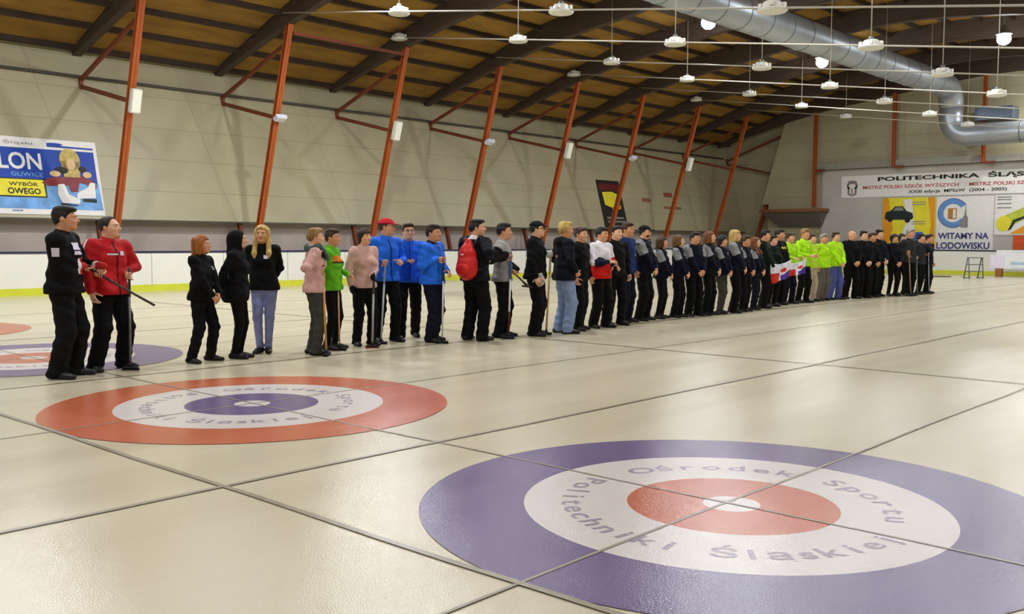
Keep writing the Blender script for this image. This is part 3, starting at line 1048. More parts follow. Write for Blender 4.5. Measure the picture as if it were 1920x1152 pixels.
o = from_bm('rubber_mat', bm, mat('olive_rubber', (88, 86, 58), 0.8))
o.location = (40.6, 12.5, 0)
tag(o, 'olive rubber mat on the ice before the end boards', 'mat')
# lime green cloth on the rail behind the first man
bm = bmesh.new()
for k in range(6):
    x = -0.1 + 0.04 * k
    box(bm, (x, -0.09 - 0.008 * (k % 2), 0.86), (x + 0.042, -0.055, 1.2))
box(bm, (-0.1, -0.085, 1.2), (0.14, 0.09, 1.215))
o = from_bm('green_cloth', bm, mat('lime_cloth', (130, 214, 90), 0.7))
o.location = (6.35, 24.55, 0.0)
tag(o, 'lime green cloth hanging over the rink boards behind the leftmost man', 'cloth')

# ------------------------------------------------------------------ people
PEOPLE = [
 dict(n=1, sex='m', hair='short', hc='dark', top_c='black', tr_c='black2', fit='wide', arms={'R': ('grip', (0.124, -0.156, 1.165), (0.138, 0.864, 0.484)), 'L': ('grip', (0.106, -0.267, 1.094), (0.138, 0.864, 0.484))}, hy=10, patches=[('sq', -25, 1.4, 0.11, 0.075, 'pale'), ('sq', -25, 1.33, 0.1, 0.04, 'pale'), ('arm', 'R', 0.45, 0.065, 0.09, 'pale')], cuff='redwhite', bulk=1.14, label='man in black sweater with white sponsor patches, holding a dark broom handle crosswise', at=(-0.446, 8.051), H=1.889, rz=0.86),
 dict(n=2, sex='m', hair='receding', hc='greydark', top_c='red', tr_c='black', fit='wide', bulk=1.12, arms={'L': ('grip', (0.059, -0.23, 1.109), (0.049, 0.051, 0.997)), 'R': ('down',)}, hy=28, elbow={'L': (1, 0.35, -0.1)}, piping='white', patches=[('sq', 25, 1.38, 0.05, 0.05, 'pale'), ('sq', -22, 1.37, 0.11, 0.02, 'pale')], label='man in red zip jacket with white shoulder piping, one hand on an upright broom', feet=[(0.098, -0.079), (-0.245, -0.08)], at=(0.238, 8.449), H=1.814, rz=0.228),
 dict(n=3, sex='f', hair='bob', hc='ginger', top_c='black', tr_c='black2', fit='reg', arms={'L': ('clasp',), 'R': ('clasp',)}, patches=[('sq', 20, 1.36, 0.045, 0.05, 'dim')], label='woman with ginger bob, in black jacket and black trousers', bulk=1.06, feet=[(0.331, 0.084), (0.008, 0.172)], at=(1.209, 8.028), H=1.592, rz=0.493),
 dict(n=4, sex='f', hair='hoodup', hc='black', top_c='black3', tr_c='black', fit='slim', arms={'L': ('behind',), 'R': ('behind',)}, narrow=1, coat=0.1, label='woman in black jacket with black hood up, between ginger and blonde women', bulk=1.06, at=(1.819, 8.214), H=1.651, rz=0.755),
 dict(n=5, sex='f', hair='long', hc='blonde', top_c='black', tr_c='lightjeans', fit='slim', arms={'L': ('behind',), 'R': ('behind',)}, narrow=1, patches=[('sq', 22, 1.37, 0.045, 0.05, 'pale')], label='long haired blonde woman in black sweatshirt and pale blue jeans', bulk=1.06, at=(2.382, 8.51), H=1.724, rz=-0.717),
 dict(n=6, sex='f', hair='short', hc='darkblonde', top_c='pink', tr_c='grey', fit='reg', arms={'R': ('grip', (-0.104, -0.088, 1.333), (0.08, 0.02, 0.997)), 'L': ('grip', (-0.096, -0.086, 1.437), (0.08, 0.02, 0.997))}, gloves='black', scarf='teal', label='person in pink jacket, grey trousers and dark green scarf holding a wooden broom', bulk=1.06, at=(2.765, 7.86), H=1.689, rz=1.082),
 dict(n=7, sex='f', hair='short', hc='brown', top_c='green', tr_c='black', fit='slim', arms={'R': ('grip', (-0.025, -0.091, 1.234), (0.063, 0.04, 0.997)), 'L': ('at', (0.16, -0.25, 1.12))}, label='woman in bright green jacket with orange chest, behind the wooden broom', bulk=1.06, at=(3.301, 8.195), H=1.682, rz=0.576),
 dict(n=8, sex='f', hair='bowl', hc='darkbrown', top_c='pink2', tr_c='black', fit='reg', arms={'L': ('grip', (-0.021, -0.284, 1.068), (0.058, 0.041, 0.998)), 'R': ('down',)}, gloves='black', label='person with dark bowl haircut in pink jacket and black trousers', bulk=1.06, at=(3.928, 8.26), H=1.705, rz=-0.12),
 dict(n=9, sex='m', hair='short', hc='brown', top_c='blue', tr_c='black', fit='reg', arms={'R': ('grip', (-0.142, -0.22, 1.168), (0.085, 0.015, 0.996)), 'L': ('at', (0.127, -0.252, 1.187))}, hy=40, cap='redcap', label='man in red cap and blue jacket, arm stretched out to his teammate', bulk=1.1, feet=[(0.104, -0.098), (-0.119, 0.001)], at=(4.512, 8.497), H=1.867, rz=-0.088),
 dict(n=10, sex='m', hair='short', hc='brown', top_c='blue2', tr_c='black', fit='reg', arms={'R': ('at', (-0.093, -0.156, 1.209)), 'L': ('down',)}, glasses=1, label='man in blue jacket with glasses facing the camera, middle of the blue trio', bulk=1.1, feet=[(0.106, 0.155), (-0.154, -0.248)], at=(5.13, 8.634), H=1.83, rz=-0.585),
 dict(n=11, sex='m', hair='short', hc='darkbrown', top_c='blue', tr_c='navytr', fit='wide', arms={'R': ('grip', (-0.083, -0.212, 1.279), (0.068, 0.014, 0.998)), 'L': ('at', (0.0, -0.29, 1.1))}, collar='navy', label='person in blue jacket with dark collar and navy trousers, rightmost of the blue trio', bulk=1.1, at=(5.014, 7.965), H=1.773, rz=0.333),
 dict(n=12, sex='m', hair='short', hc='dark', top_c='navyblk', tr_c='black', fit='wide', arms={'R': ('at', (-0.224, -0.059, 1.238)), 'L': ('grip', (0.07, -0.261, 1.108), (0.036, -0.059, 0.998))}, collar='white', hy=-48, label='man in dark jacket with white collar carrying a red backpack', bulk=1.1, at=(5.604, 7.631), H=1.862, rz=1.616),
 dict(n=13, sex='m', hair='short', hc='dark', top_c='greyblack', tr_c='black', fit='reg', arms={'R': ('grip', (-0.12, -0.127, 1.29), (0.071, -0.019, 0.997)), 'L': ('grip', (0.129, -0.149, 1.02), (-0.045, 0.71, 0.702))}, label='man in grey sweater with black sleeves holding a white broom handle', bulk=1.1, at=(6.248, 7.655), H=1.806, rz=0.61),
 dict(n=14, sex='m', hair='short', hc='dark', top_c='black', tr_c='black', fit='wide', arms={'R': ('down',), 'L': ('grip', (0.233, -0.162, 1.291), (0.079, -0.035, 0.996))}, cap='blackcap', glasses=1, gloves='greyL', hipglove=1, label='man in black cap and black jersey with grey gloves at his hip', bulk=1.1, at=(6.854, 7.482), H=1.857, rz=0.506),
 dict(n=15, sex='m', hair='short', hc='blonde', top_c='navyblk', tr_c='jeans', fit='wide', arms={'L': ('pocket',), 'R': ('pocket',)}, hood=1, coat=0.03, label='fair haired man in dark hooded jacket and light blue jeans', bulk=1.1, at=(7.483, 7.4), H=1.85, rz=1.07),
 dict(n=16, sex='m', hair='short', hc='brown', top_c='black', tr_c='black2', fit='reg', arms={'L': ('down',), 'R': ('down',)}, label='man in black jacket standing just behind the man in light jeans', bulk=1.1, at=(8.1, 7.559), H=1.77, rz=0.181),
 dict(n=17, sex='m', hair='short', hc='dark', top_c='whitered', tr_c='black', fit='wide', arms={'R': ('at', (-0.1, -0.27, 1.2)), 'L': ('at', (0.1, -0.3, 1.12))}, label='man in white and red jacket with black trousers', bulk=1.1, at=(8.738, 7.592), H=1.778, rz=0.037),
 dict(n=18, sex='m', hair='short', hc='dark', top_c='black3', tr_c='black', fit='reg', arms={'R': ('grip', (-0.193, -0.118, 1.035), (0.049, 0.049, 0.998)), 'L': ('down',)}, label='man in black jacket between the white and red jacket and the navy jacket', bulk=1.1, at=(9.36, 7.732), H=1.816, rz=-0.239),
 dict(n=19, sex='m', hair='short', hc='brown', top_c='navyblue', tr_c='navytr', fit='reg', arms={'R': ('grip', (-0.18, -0.016, 1.277), (0.068, 0.02, 0.998)), 'L': ('down',)}, label='man in navy blue jacket holding a silver broom handle upright', bulk=1.1, at=(9.972, 7.919), H=1.877, rz=0.203),
 dict(n=20, sex='m', hair='short', hc='black', top_c='team', tr_c='black', fit='wide', arms={'L': ('clasp',), 'R': ('clasp',)}, cap='blackcap', beard=1, label='bearded man in dark cap and navy jacket with grey shoulders', bulk=1.1, at=(10.609, 7.969), H=1.846, rz=0.29),
 dict(n=21, sex='f', hair='bob2', hc='brown', top_c='team', tr_c='black2', fit='slim', arms={'L': ('clasp',), 'R': ('clasp',)}, label='brown haired woman in navy and grey jacket right of the bearded man', bulk=1.06, at=(11.25, 7.986), H=1.62, rz=0.325),
 dict(n=22, sex='f', hair='bob2', hc='lightbrown', top_c='team', tr_c='black', fit='reg', arms={'L': ('clasp',), 'R': ('clasp',)}, label='light brown haired woman in navy and grey jacket left of the tall short haired man', bulk=1.06, at=(11.755, 7.922), H=1.667, rz=0.29),
 dict(n=23, sex='m', hair='short', hc='dark', top_c='team', tr_c='black', fit='wide', arms={'L': ('clasp',), 'R': ('clasp',)}, label='short haired man facing forward in navy and grey jacket', bulk=1.1, at=(12.264, 7.86), H=1.725, rz=-0.232),
 dict(n=24, sex='f', hair='bob', hc='auburn', top_c='team', tr_c='black', fit='reg', arms={'L': ('clasp',), 'R': ('clasp',)}, label='auburn haired woman in navy and grey jacket', bulk=1.06, at=(12.765, 7.806), H=1.752, rz=0.224),
 dict(n=25, sex='f', hair='bowl', hc='dark', top_c='team', tr_c='grey', fit='reg', arms={'L': ('clasp',), 'R': ('clasp',)}, label='dark haired woman in navy and grey jacket with grey trousers', bulk=1.06, at=(13.279, 7.813), H=1.666, rz=0.108),
 dict(n=26, sex='f', hair='bob', hc='blonde', top_c='team', tr_c='black', fit='wide', arms={'L': ('clasp',), 'R': ('clasp',)}, label='tall blonde woman in navy and grey jacket', bulk=1.06, at=(13.778, 7.775), H=1.797, rz=0.339),
 dict(n=27, sex='f', hair='short', hc='brown', top_c='team', tr_c='black2', fit='reg', arms={'L': ('clasp',), 'R': ('clasp',)}, label='brown haired person half hidden behind the tall blonde woman', bulk=1.06, at=(14.29, 7.812), H=1.661, rz=-0.02),
 dict(n=28, sex='f', hair='long', hc='auburn', top_c='team', tr_c='navytr', fit='reg', arms={'L': ('clasp',), 'R': ('clasp',)}, label='long haired auburn woman at the end of the navy and grey team', bulk=1.06, at=(14.922, 7.904), H=1.64, rz=0.109),
 dict(n=29, sex='m', hair='short', hc='black', top_c='darkgreen', tr_c='black', fit='wide', arms={'L': ('clasp',), 'R': ('clasp',)}, label='black haired man in dark green top left of the flags', bulk=1.1, at=(15.554, 8.012), H=1.806, rz=0.31),
 dict(n=30, sex='f', hair='short', hc='black', top_c='darkgreen', tr_c='black', fit='slim', arms={'L': ('clasp',), 'R': ('clasp',)}, label='short dark haired person in dark green behind the larger flag', bulk=1.06, at=(16.195, 8.126), H=1.685, rz=-0.222),
 dict(n=31, sex='m', hair='short', hc='dark', top_c='blackyellow', tr_c='black', fit='reg', arms={'L': ('clasp',), 'R': ('clasp',)}, label='man in black jacket with yellow patch behind the flags', bulk=1.1, at=(16.82, 8.293), H=1.833, rz=-0.053),
 dict(n=32, sex='m', hair='short', hc='brown', top_c='hivis', tr_c='navytr', fit='reg', arms={'R': ('at', (-0.22, -0.32, 1.17)), 'L': ('at', (0.12, -0.32, 1.2))}, label='person in neon yellow jacket and navy trousers between the two flags', bulk=1.1, at=(17.471, 8.336), H=1.761, rz=-0.15),
 dict(n=33, sex='m', hair='short', hc='darkblonde', top_c='hivis', tr_c='black2', fit='reg', arms={'R': ('at', (-0.2, -0.3, 1.17)), 'L': ('at', (0.12, -0.3, 1.17))}, label='tall man in neon yellow jacket right of the smaller flag', bulk=1.1, at=(18.099, 8.255), H=1.861, rz=-0.077),
 dict(n=34, sex='m', hair='short', hc='brown', top_c='hivis2', tr_c='beige', fit='reg', arms={'L': ('down',), 'R': ('down',)}, label='person in neon yellow jacket half hidden behind the tall neon man', bulk=1.1, at=(18.735, 8.354), H=1.744, rz=-0.084),
 dict(n=35, sex='m', hair='short', hc='grey', top_c='hivis', tr_c='greybrown', fit='wide', arms={'L': ('behind',), 'R': ('behind',)}, label='person in neon yellow jacket and grey brown trousers', bulk=1.1, at=(19.366, 8.323), H=1.749, rz=-0.27),
 dict(n=36, sex='m', hair='short', hc='brown', top_c='hivis', tr_c='jeansdark', fit='wide', arms={'L': ('clasp',), 'R': ('clasp',)}, label='rightmost person in neon yellow jacket, wearing blue jeans', bulk=1.1, at=(20.012, 8.273), H=1.812, rz=-0.142),
 dict(n=37, sex='m', hair='bald', hc='dark', top_c='black', tr_c='black', fit='wide', arms={'L': ('clasp',), 'R': ('clasp',)}, label='bald man in black, leftmost of the four in black', bulk=1.1, at=(20.768, 8.153), H=1.862, rz=-0.471),
 dict(n=38, sex='m', hair='short', hc='dark', top_c='black3', tr_c='black', fit='wide', arms={'L': ('clasp',), 'R': ('clasp',)}, label='dark haired man in black next to the bald man', bulk=1.1, at=(21.289, 8.041), H=1.853, rz=-0.481),
 dict(n=39, sex='m', hair='short', hc='brown', top_c='black', tr_c='black2', fit='reg', arms={'L': ('clasp',), 'R': ('clasp',)}, label='shorter man in black, third of the four in black', bulk=1.1, at=(21.817, 8.015), H=1.798, rz=-0.315),
 dict(n=40, sex='m', hair='short', hc='dark', top_c='navyblk', tr_c='black', fit='reg', arms={'L': ('clasp',), 'R': ('clasp',)}, label='tall man in dark navy, rightmost of the four in black', bulk=1.1, at=(22.326, 8.021), H=1.894, rz=-0.234),
 dict(n=41, sex='f', hair='bowl', hc='dark', top_c='navyblk', tr_c='black', fit='slim', arms={'L': ('clasp',), 'R': ('clasp',)}, label='dark haired woman in navy, left end of the farthest group', bulk=1.06, at=(22.935, 7.829), H=1.777, rz=-0.422),
 dict(n=42, sex='f', hair='bowl', hc='darkbrown', top_c='navyblk', tr_c='black', fit='slim', arms={'L': ('clasp',), 'R': ('clasp',)}, label='second dark haired woman from the left in the farthest group', bulk=1.06, at=(24.027, 8.009), H=1.802, rz=-0.429),
 dict(n=43, sex='m', hair='short', hc='grey', top_c='darkgrey', tr_c='black', fit='reg', arms={'R': ('grip', (-0.164, -0.114, 1.185), (-0.013, 0.084, 0.996)), 'L': ('grip', (-0.163, -0.12, 1.111), (-0.013, 0.084, 0.996))}, label='tall grey haired man in dark grey leaning on a wooden broom', bulk=1.1, at=(23.534, 7.593), H=1.921, rz=-0.349),
 dict(n=44, sex='m', hair='short', hc='dark', top_c='darkgrey', tr_c='black', fit='slim', arms={'R': ('grip', (-0.206, -0.023, 1.084), (0.027, 0.065, 0.997)), 'L': ('at', (0.05, -0.19, 1.55))}, label='person in dark grey raising a hand to the face', bulk=1.1, at=(24.546, 7.649), H=1.789, rz=-0.184),
 dict(n=45, sex='m', hair='short', hc='dark', top_c='navyblk', tr_c='black', fit='reg', arms={'R': ('grip', (-0.164, -0.051, 1.223), (0.043, 0.056, 0.998)), 'L': ('down',)}, label='rightmost person of the whole row, in dark navy with a steel broom', bulk=1.1, at=(25.193, 7.64), H=1.778, rz=0.071),
]
BROOMS = [
 ('carbon', (0.285, 7.46, 0.8), (-0.228, 8.066, 1.24), 'none'),
 ('grey', (0.32, 8.142, 0.0), (0.365, 8.216, 1.202), 'down'),
 ('wood', (2.769, 7.629, 0.0), (2.796, 7.74, 1.389), 'down'),
 ('wood2', (3.294, 8.028, 0.0), (3.331, 8.109, 1.189), 'down'),
 ('silver', (3.81, 7.946, 0.0), (3.877, 7.982, 1.076), 'down'),
 ('silver2', (4.225, 8.253, 0.0), (4.332, 8.262, 1.249), 'down'),
 ('steel', (4.929, 7.674, 0.0), (5.007, 7.72, 1.298), 'down'),
 ('thin', (5.832, 7.68, 0.0), (5.901, 7.727, 1.207), 'down'),
 ('white', (6.131, 7.431, 0.0), (6.221, 7.465, 1.308), 'down'),
 ('black', (6.589, 7.439, 0.818), (6.38, 7.702, 1.149), 'down'),
 ('yellow', (7.06, 7.44, 0.0), (7.18, 7.45, 1.388), 'down'),
 ('darkthin', (9.059, 7.618, 0.0), (9.124, 7.658, 1.088), 'down'),
 ('silver3', (9.691, 7.815, 0.0), (9.776, 7.86, 1.373), 'down'),
 ('wood3', (23.287, 7.427, 0.0), (23.308, 7.537, 1.318), 'down'),
 ('steel2', (24.972, 7.5, 0.0), (25.02, 7.574, 1.246), 'down'),
 ('steel3', (24.279, 7.6, 0.0), (24.322, 7.667, 1.122), 'down'),
]

# ------------------------------------------------------------------ people: one smooth surface per body and garment
class Field:
    """distance field on a grid, meshed into one continuous surface"""
    def __init__(s, lo, hi, h):
        s.h = h
        s.lo = np.array(lo, float)
        s.n = np.ceil((np.array(hi, float) - s.lo) / h).astype(int) + 1
        s.v = np.full(s.n, 0.5, np.float32)
        s.ax = [s.lo[i] + h * np.arange(s.n[i]) for i in range(3)]
    def block(s, lo, hi, pad):
        a = np.clip(np.floor((np.array(lo) - pad - s.lo) / s.h).astype(int), 0, s.n)
        b = np.clip(np.ceil((np.array(hi) + pad - s.lo) / s.h).astype(int) + 1, 0, s.n)
        sl = tuple(slice(a[i], b[i]) for i in range(3))
        X = s.ax[0][sl[0]][:, None, None]
        Y = s.ax[1][sl[1]][None, :, None]
        Z = s.ax[2][sl[2]][None, None, :]
        return sl, X, Y, Z
    def put(s, sl, d, k, op):
        a = s.v[sl]
        if op == 'add':
            hh = np.maximum(k - np.abs(a - d), 0) / k
            s.v[sl] = np.minimum(a, d) - hh * hh * k * 0.25
        else:
            d = -d
            hh = np.maximum(k - np.abs(a - d), 0) / k
            s.v[sl] = np.maximum(a, d) + hh * hh * k * 0.25
    def cone(s, a, b, ra, rb, k=0.03, op='add', cut=None, sq=(1, 1)):
        a, b = np.array(a, float), np.array(b, float)
        r = max(ra, rb)
        sl, X, Y, Z = s.block(np.minimum(a, b) - r, np.maximum(a, b) + r, k + 2 * s.h)
        if s.v[sl].size == 0:
            return
        ab = b - a
        L = max(ab @ ab, 1e-9)
        t = np.clip(((X - a[0]) * ab[0] + (Y - a[1]) * ab[1] + (Z - a[2]) * ab[2]) / L, 0, 1)
        d = np.sqrt((X - a[0] - t * ab[0]) ** 2 + (Y - a[1] - t * ab[1]) ** 2 + (Z - a[2] - t * ab[2]) ** 2) - (ra + t * (rb - ra))
        if cut:
            d = np.maximum(d, cut(X, Y, Z))
        s.put(sl, d, k, op)
    def ell(s, c, r, k=0.03, op='add', M=None, cut=None):
        c, r = np.array(c, float), np.array(r, float)
        m = r.max() if M is not None else r
        sl, X, Y, Z = s.block(c - m, c + m, k + 2 * s.h)
        if s.v[sl].size == 0:
            return
        x, y, z = X - c[0], Y - c[1], Z - c[2]
        if M is not None:
            x, y, z = (M[0][0] * x + M[1][0] * y + M[2][0] * z, M[0][1] * x + M[1][1] * y + M[2][1] * z, M[0][2] * x + M[1][2] * y + M[2][2] * z)
        k0 = np.sqrt((x / r[0]) ** 2 + (y / r[1]) ** 2 + (z / r[2]) ** 2)
        k1 = np.sqrt((x / r[0] ** 2) ** 2 + (y / r[1] ** 2) ** 2 + (z / r[2] ** 2) ** 2) + 1e-6
        d = k0 * (k0 - 1) / k1
        if cut:
            d = np.maximum(d, cut(X, Y, Z))
        s.put(sl, d, k, op)
    def cut(s, fn):
        X = s.ax[0][:, None, None]; Y = s.ax[1][None, :, None]; Z = s.ax[2][None, None, :]
        s.v = np.maximum(s.v, fn(X, Y, Z)).astype(np.float32)
    def folds(s, amp, seed):
        """cloth creases"""
        X = s.ax[0][:, None, None]; Y = s.ax[1][None, :, None]; Z = s.ax[2][None, None, :]
        a = np.sin(31 * Z + 9 * X + seed) * np.sin(17 * X - 13 * Y + 7 * Z + 2 * seed) + 0.7 * np.sin(53 * Z - 21 * Y + 19 * X + seed)
        s.v = (s.v + amp * a).astype(np.float32)
    def at(s, p):
        i = np.clip(np.round((np.array(p) - s.lo) / s.h).astype(int), 0, s.n - 1)
        return s.v[tuple(i)]
    def mesh(s):
        v = np.clip(s.v, -0.06, 0.06)
        v[0] = v[-1] = 0.06
        v[:, 0] = v[:, -1] = 0.06
        v[:, :, 0] = v[:, :, -1] = 0.06
        g = openvdb.FloatGrid(0.06)
        g.copyFromArray(v)
        pts, quads = g.convertToQuads(0.0)
        return pts * s.h + s.lo, quads[:, ::-1]

def rotz(a):
    c, s = math.cos(a), math.sin(a)
    return np.array(((c, -s, 0), (s, c, 0), (0, 0, 1)))

def unit(v):
    v = np.array(v, float)
    return v / (np.linalg.norm(v) + 1e-9)

def hand_geo(w, d, n, side, sc, curl, fat=1.0):
    """palm, four jointed fingers and a side thumb; w wrist, d finger direction, n palm normal"""
    d = unit(d)
    n = unit(np.array(n, float) - d * np.dot(n, d))
    lat = np.cross(d, n) * (1 if side == 'R' else -1)    # towards the thumb
    V, F = [], []
    def ring_tube(rings):
        base = len(V)
        m = len(rings[0])
        for r_ in rings:
            V.extend(r_)
        for i in range(len(rings) - 1):
            for k in range(m):
                a = base + i * m + k
                b = base + i * m + (k + 1) % m
                F.append((a, b, b + m, a + m))
        F.append(tuple(base + k for k in range(m))[::-1])
        F.append(tuple(base + (len(rings) - 1) * m + k for k in range(m)))
    prof = [(-0.02, .026, .021, 0), (0.012, .031, .019, 0), (.045, .041, .016, .002), (.08, .044, .014, .003), (.098, .04, .012, .004)]
    rings = []
    for t, a, b, o in prof:
        c = w + d * t * sc + n * o * sc
        rings.append([c + (lat * math.cos(q) * a + n * math.sin(q) * b) * sc * fat for q in [2 * PI * k / 10 for k in range(10)]])
    ring_tube(rings)
    def finger(p, dr, bend_ax, segs, r0, cv):
        rings = []
        x = unit(np.cross(dr, bend_ax))
        pts = [p]
        dirs = [dr]
        cur = np.array(dr)
        for L, c in zip(segs, cv):
            ca, sa = math.cos(c), math.sin(c)
            ax = unit(bend_ax)
            cur = cur * ca + np.cross(ax, cur) * sa + ax * np.dot(ax, cur) * (1 - ca)
            pts.append(pts[-1] + cur * L * sc)
            dirs.append(cur)
        pts.append(pts[-1] + cur * 0.004 * sc)
        dirs.append(cur)
        rr = [r0 * (1 - 0.09 * i) for i in range(len(pts) - 1)] + [r0 * 0.35]
        for q, dd, r_ in zip(pts, dirs, rr):
            y = unit(np.cross(bend_ax, dd))
            a = unit(bend_ax)
            rings.append([q + (a * math.cos(t) + y * math.sin(t)) * r_ * sc * fat for t in [2 * PI * k / 6 for k in range(6)]])
        ring_tube(rings)
    bend = np.cross(d, n)
    for off, L, dc in ((.031, .072, 0.0), (.0105, .08, .06), (-.0105, .074, .1), (-.03, .058, .16)):
        p = w + d * .09 * sc + lat * off * sc + n * .004 * sc
        finger(p, unit(d + lat * off * 2.2), bend, (L * .45, L * .32, L * .26), .0092, (curl * .7 + dc, curl + dc, curl * .7))
    td = unit(lat * .75 + d * .62 + n * (.25 + .3 * curl))
    tb = unit(np.cross(td, n * .6 - lat * .8))
    finger(w + d * .025 * sc + lat * .028 * sc, td, tb, (.04, .034, .026), .0108, (.05, curl * .45, curl * .4))
    return V, F

TOPC = {'black': '#0b0b0d', 'black3': '#0e0e10', 'navyblk': '#0e1019', 'red': '#b01c22', 'pink': '#c79c94', 'pink2': '#c8a298', 'green': '#5cac22',
        'blue': '#2466d8', 'blue2': '#1f58cc', 'greyblack': '#7d7d7d', 'whitered': '#e4e2ea', 'navyblue': '#1c2c5e', 'team': '#0c0f1e',
        'darkgreen': '#0e1a11', 'blackyellow': '#0e0f0e', 'hivis': '#a8e01c', 'hivis2': '#b4d838', 'darkgrey': '#2c2e32'}
TRC = {'black': '#0a0a0b', 'black2': '#0d0d0f', 'grey': '#3c3b36', 'lightjeans': '#8088b4', 'jeans': '#7c8fb4', 'jeansdark': '#4e5690', 'navytr': '#0e1020',
       'beige': '#b0a48c', 'greybrown': '#605a52'}
HAIRC = {'dark': '#1c1610', 'black': '#120f0d', 'greydark': '#26211d', 'ginger': '#8e5420', 'blonde': '#b89a58', 'darkblonde': '#86683a', 'brown': '#3c2818',
         'darkbrown': '#28190f', 'lightbrown': '#5c4024', 'auburn': '#6a3c1e', 'grey': '#8c867c'}
SKINS = ['#d6a07c', '#cf9670', '#dcaa88', '#c98e68']
M_PATCH = {'pale': mat('sewn_patch_pale', '#d4cfe0', 0.6, 0.05), 'dim': mat('sewn_patch_grey', '#8c8c90', 0.6, 0.1), 'yellow': mat('sewn_patch_yellow', '#d8d068', 0.6, 0.08)}
M_LIP = mat('lips', '#a8604e', 0.5, 0.05)
M_EYE = mat('dark_eye', '#1e1612', 0.3, 0.05)
M_SHOE = mat('black_shoe', '#141414', 0.45, 0.1, bump=0.1)
def cloth(kind, hexv, rough=0.75):
    return mat('cloth_' + kind, hexv, rough, 0.14, 9.0, 0.25, 90.0, spec=0.12)

def ik(a, c, l1, l2, hint):
    a, c = np.array(a, float), np.array(c, float)
    v = c - a
    D = np.linalg.norm(v)
    mx = (l1 + l2) * 0.995
    if D > mx:
        c = a + v / D * mx
        D = mx
        v = c - a
    D = max(D, abs(l1 - l2) + 0.02)
    x = (l1 * l1 - l2 * l2 + D * D) / (2 * D)
    h = math.sqrt(max(l1 * l1 - x * x, 0))
    u = v / (np.linalg.norm(v) + 1e-9)
    p = np.array(hint, float)
    p = p - u * (p @ u)
    return a + u * x + unit(p) * h, c

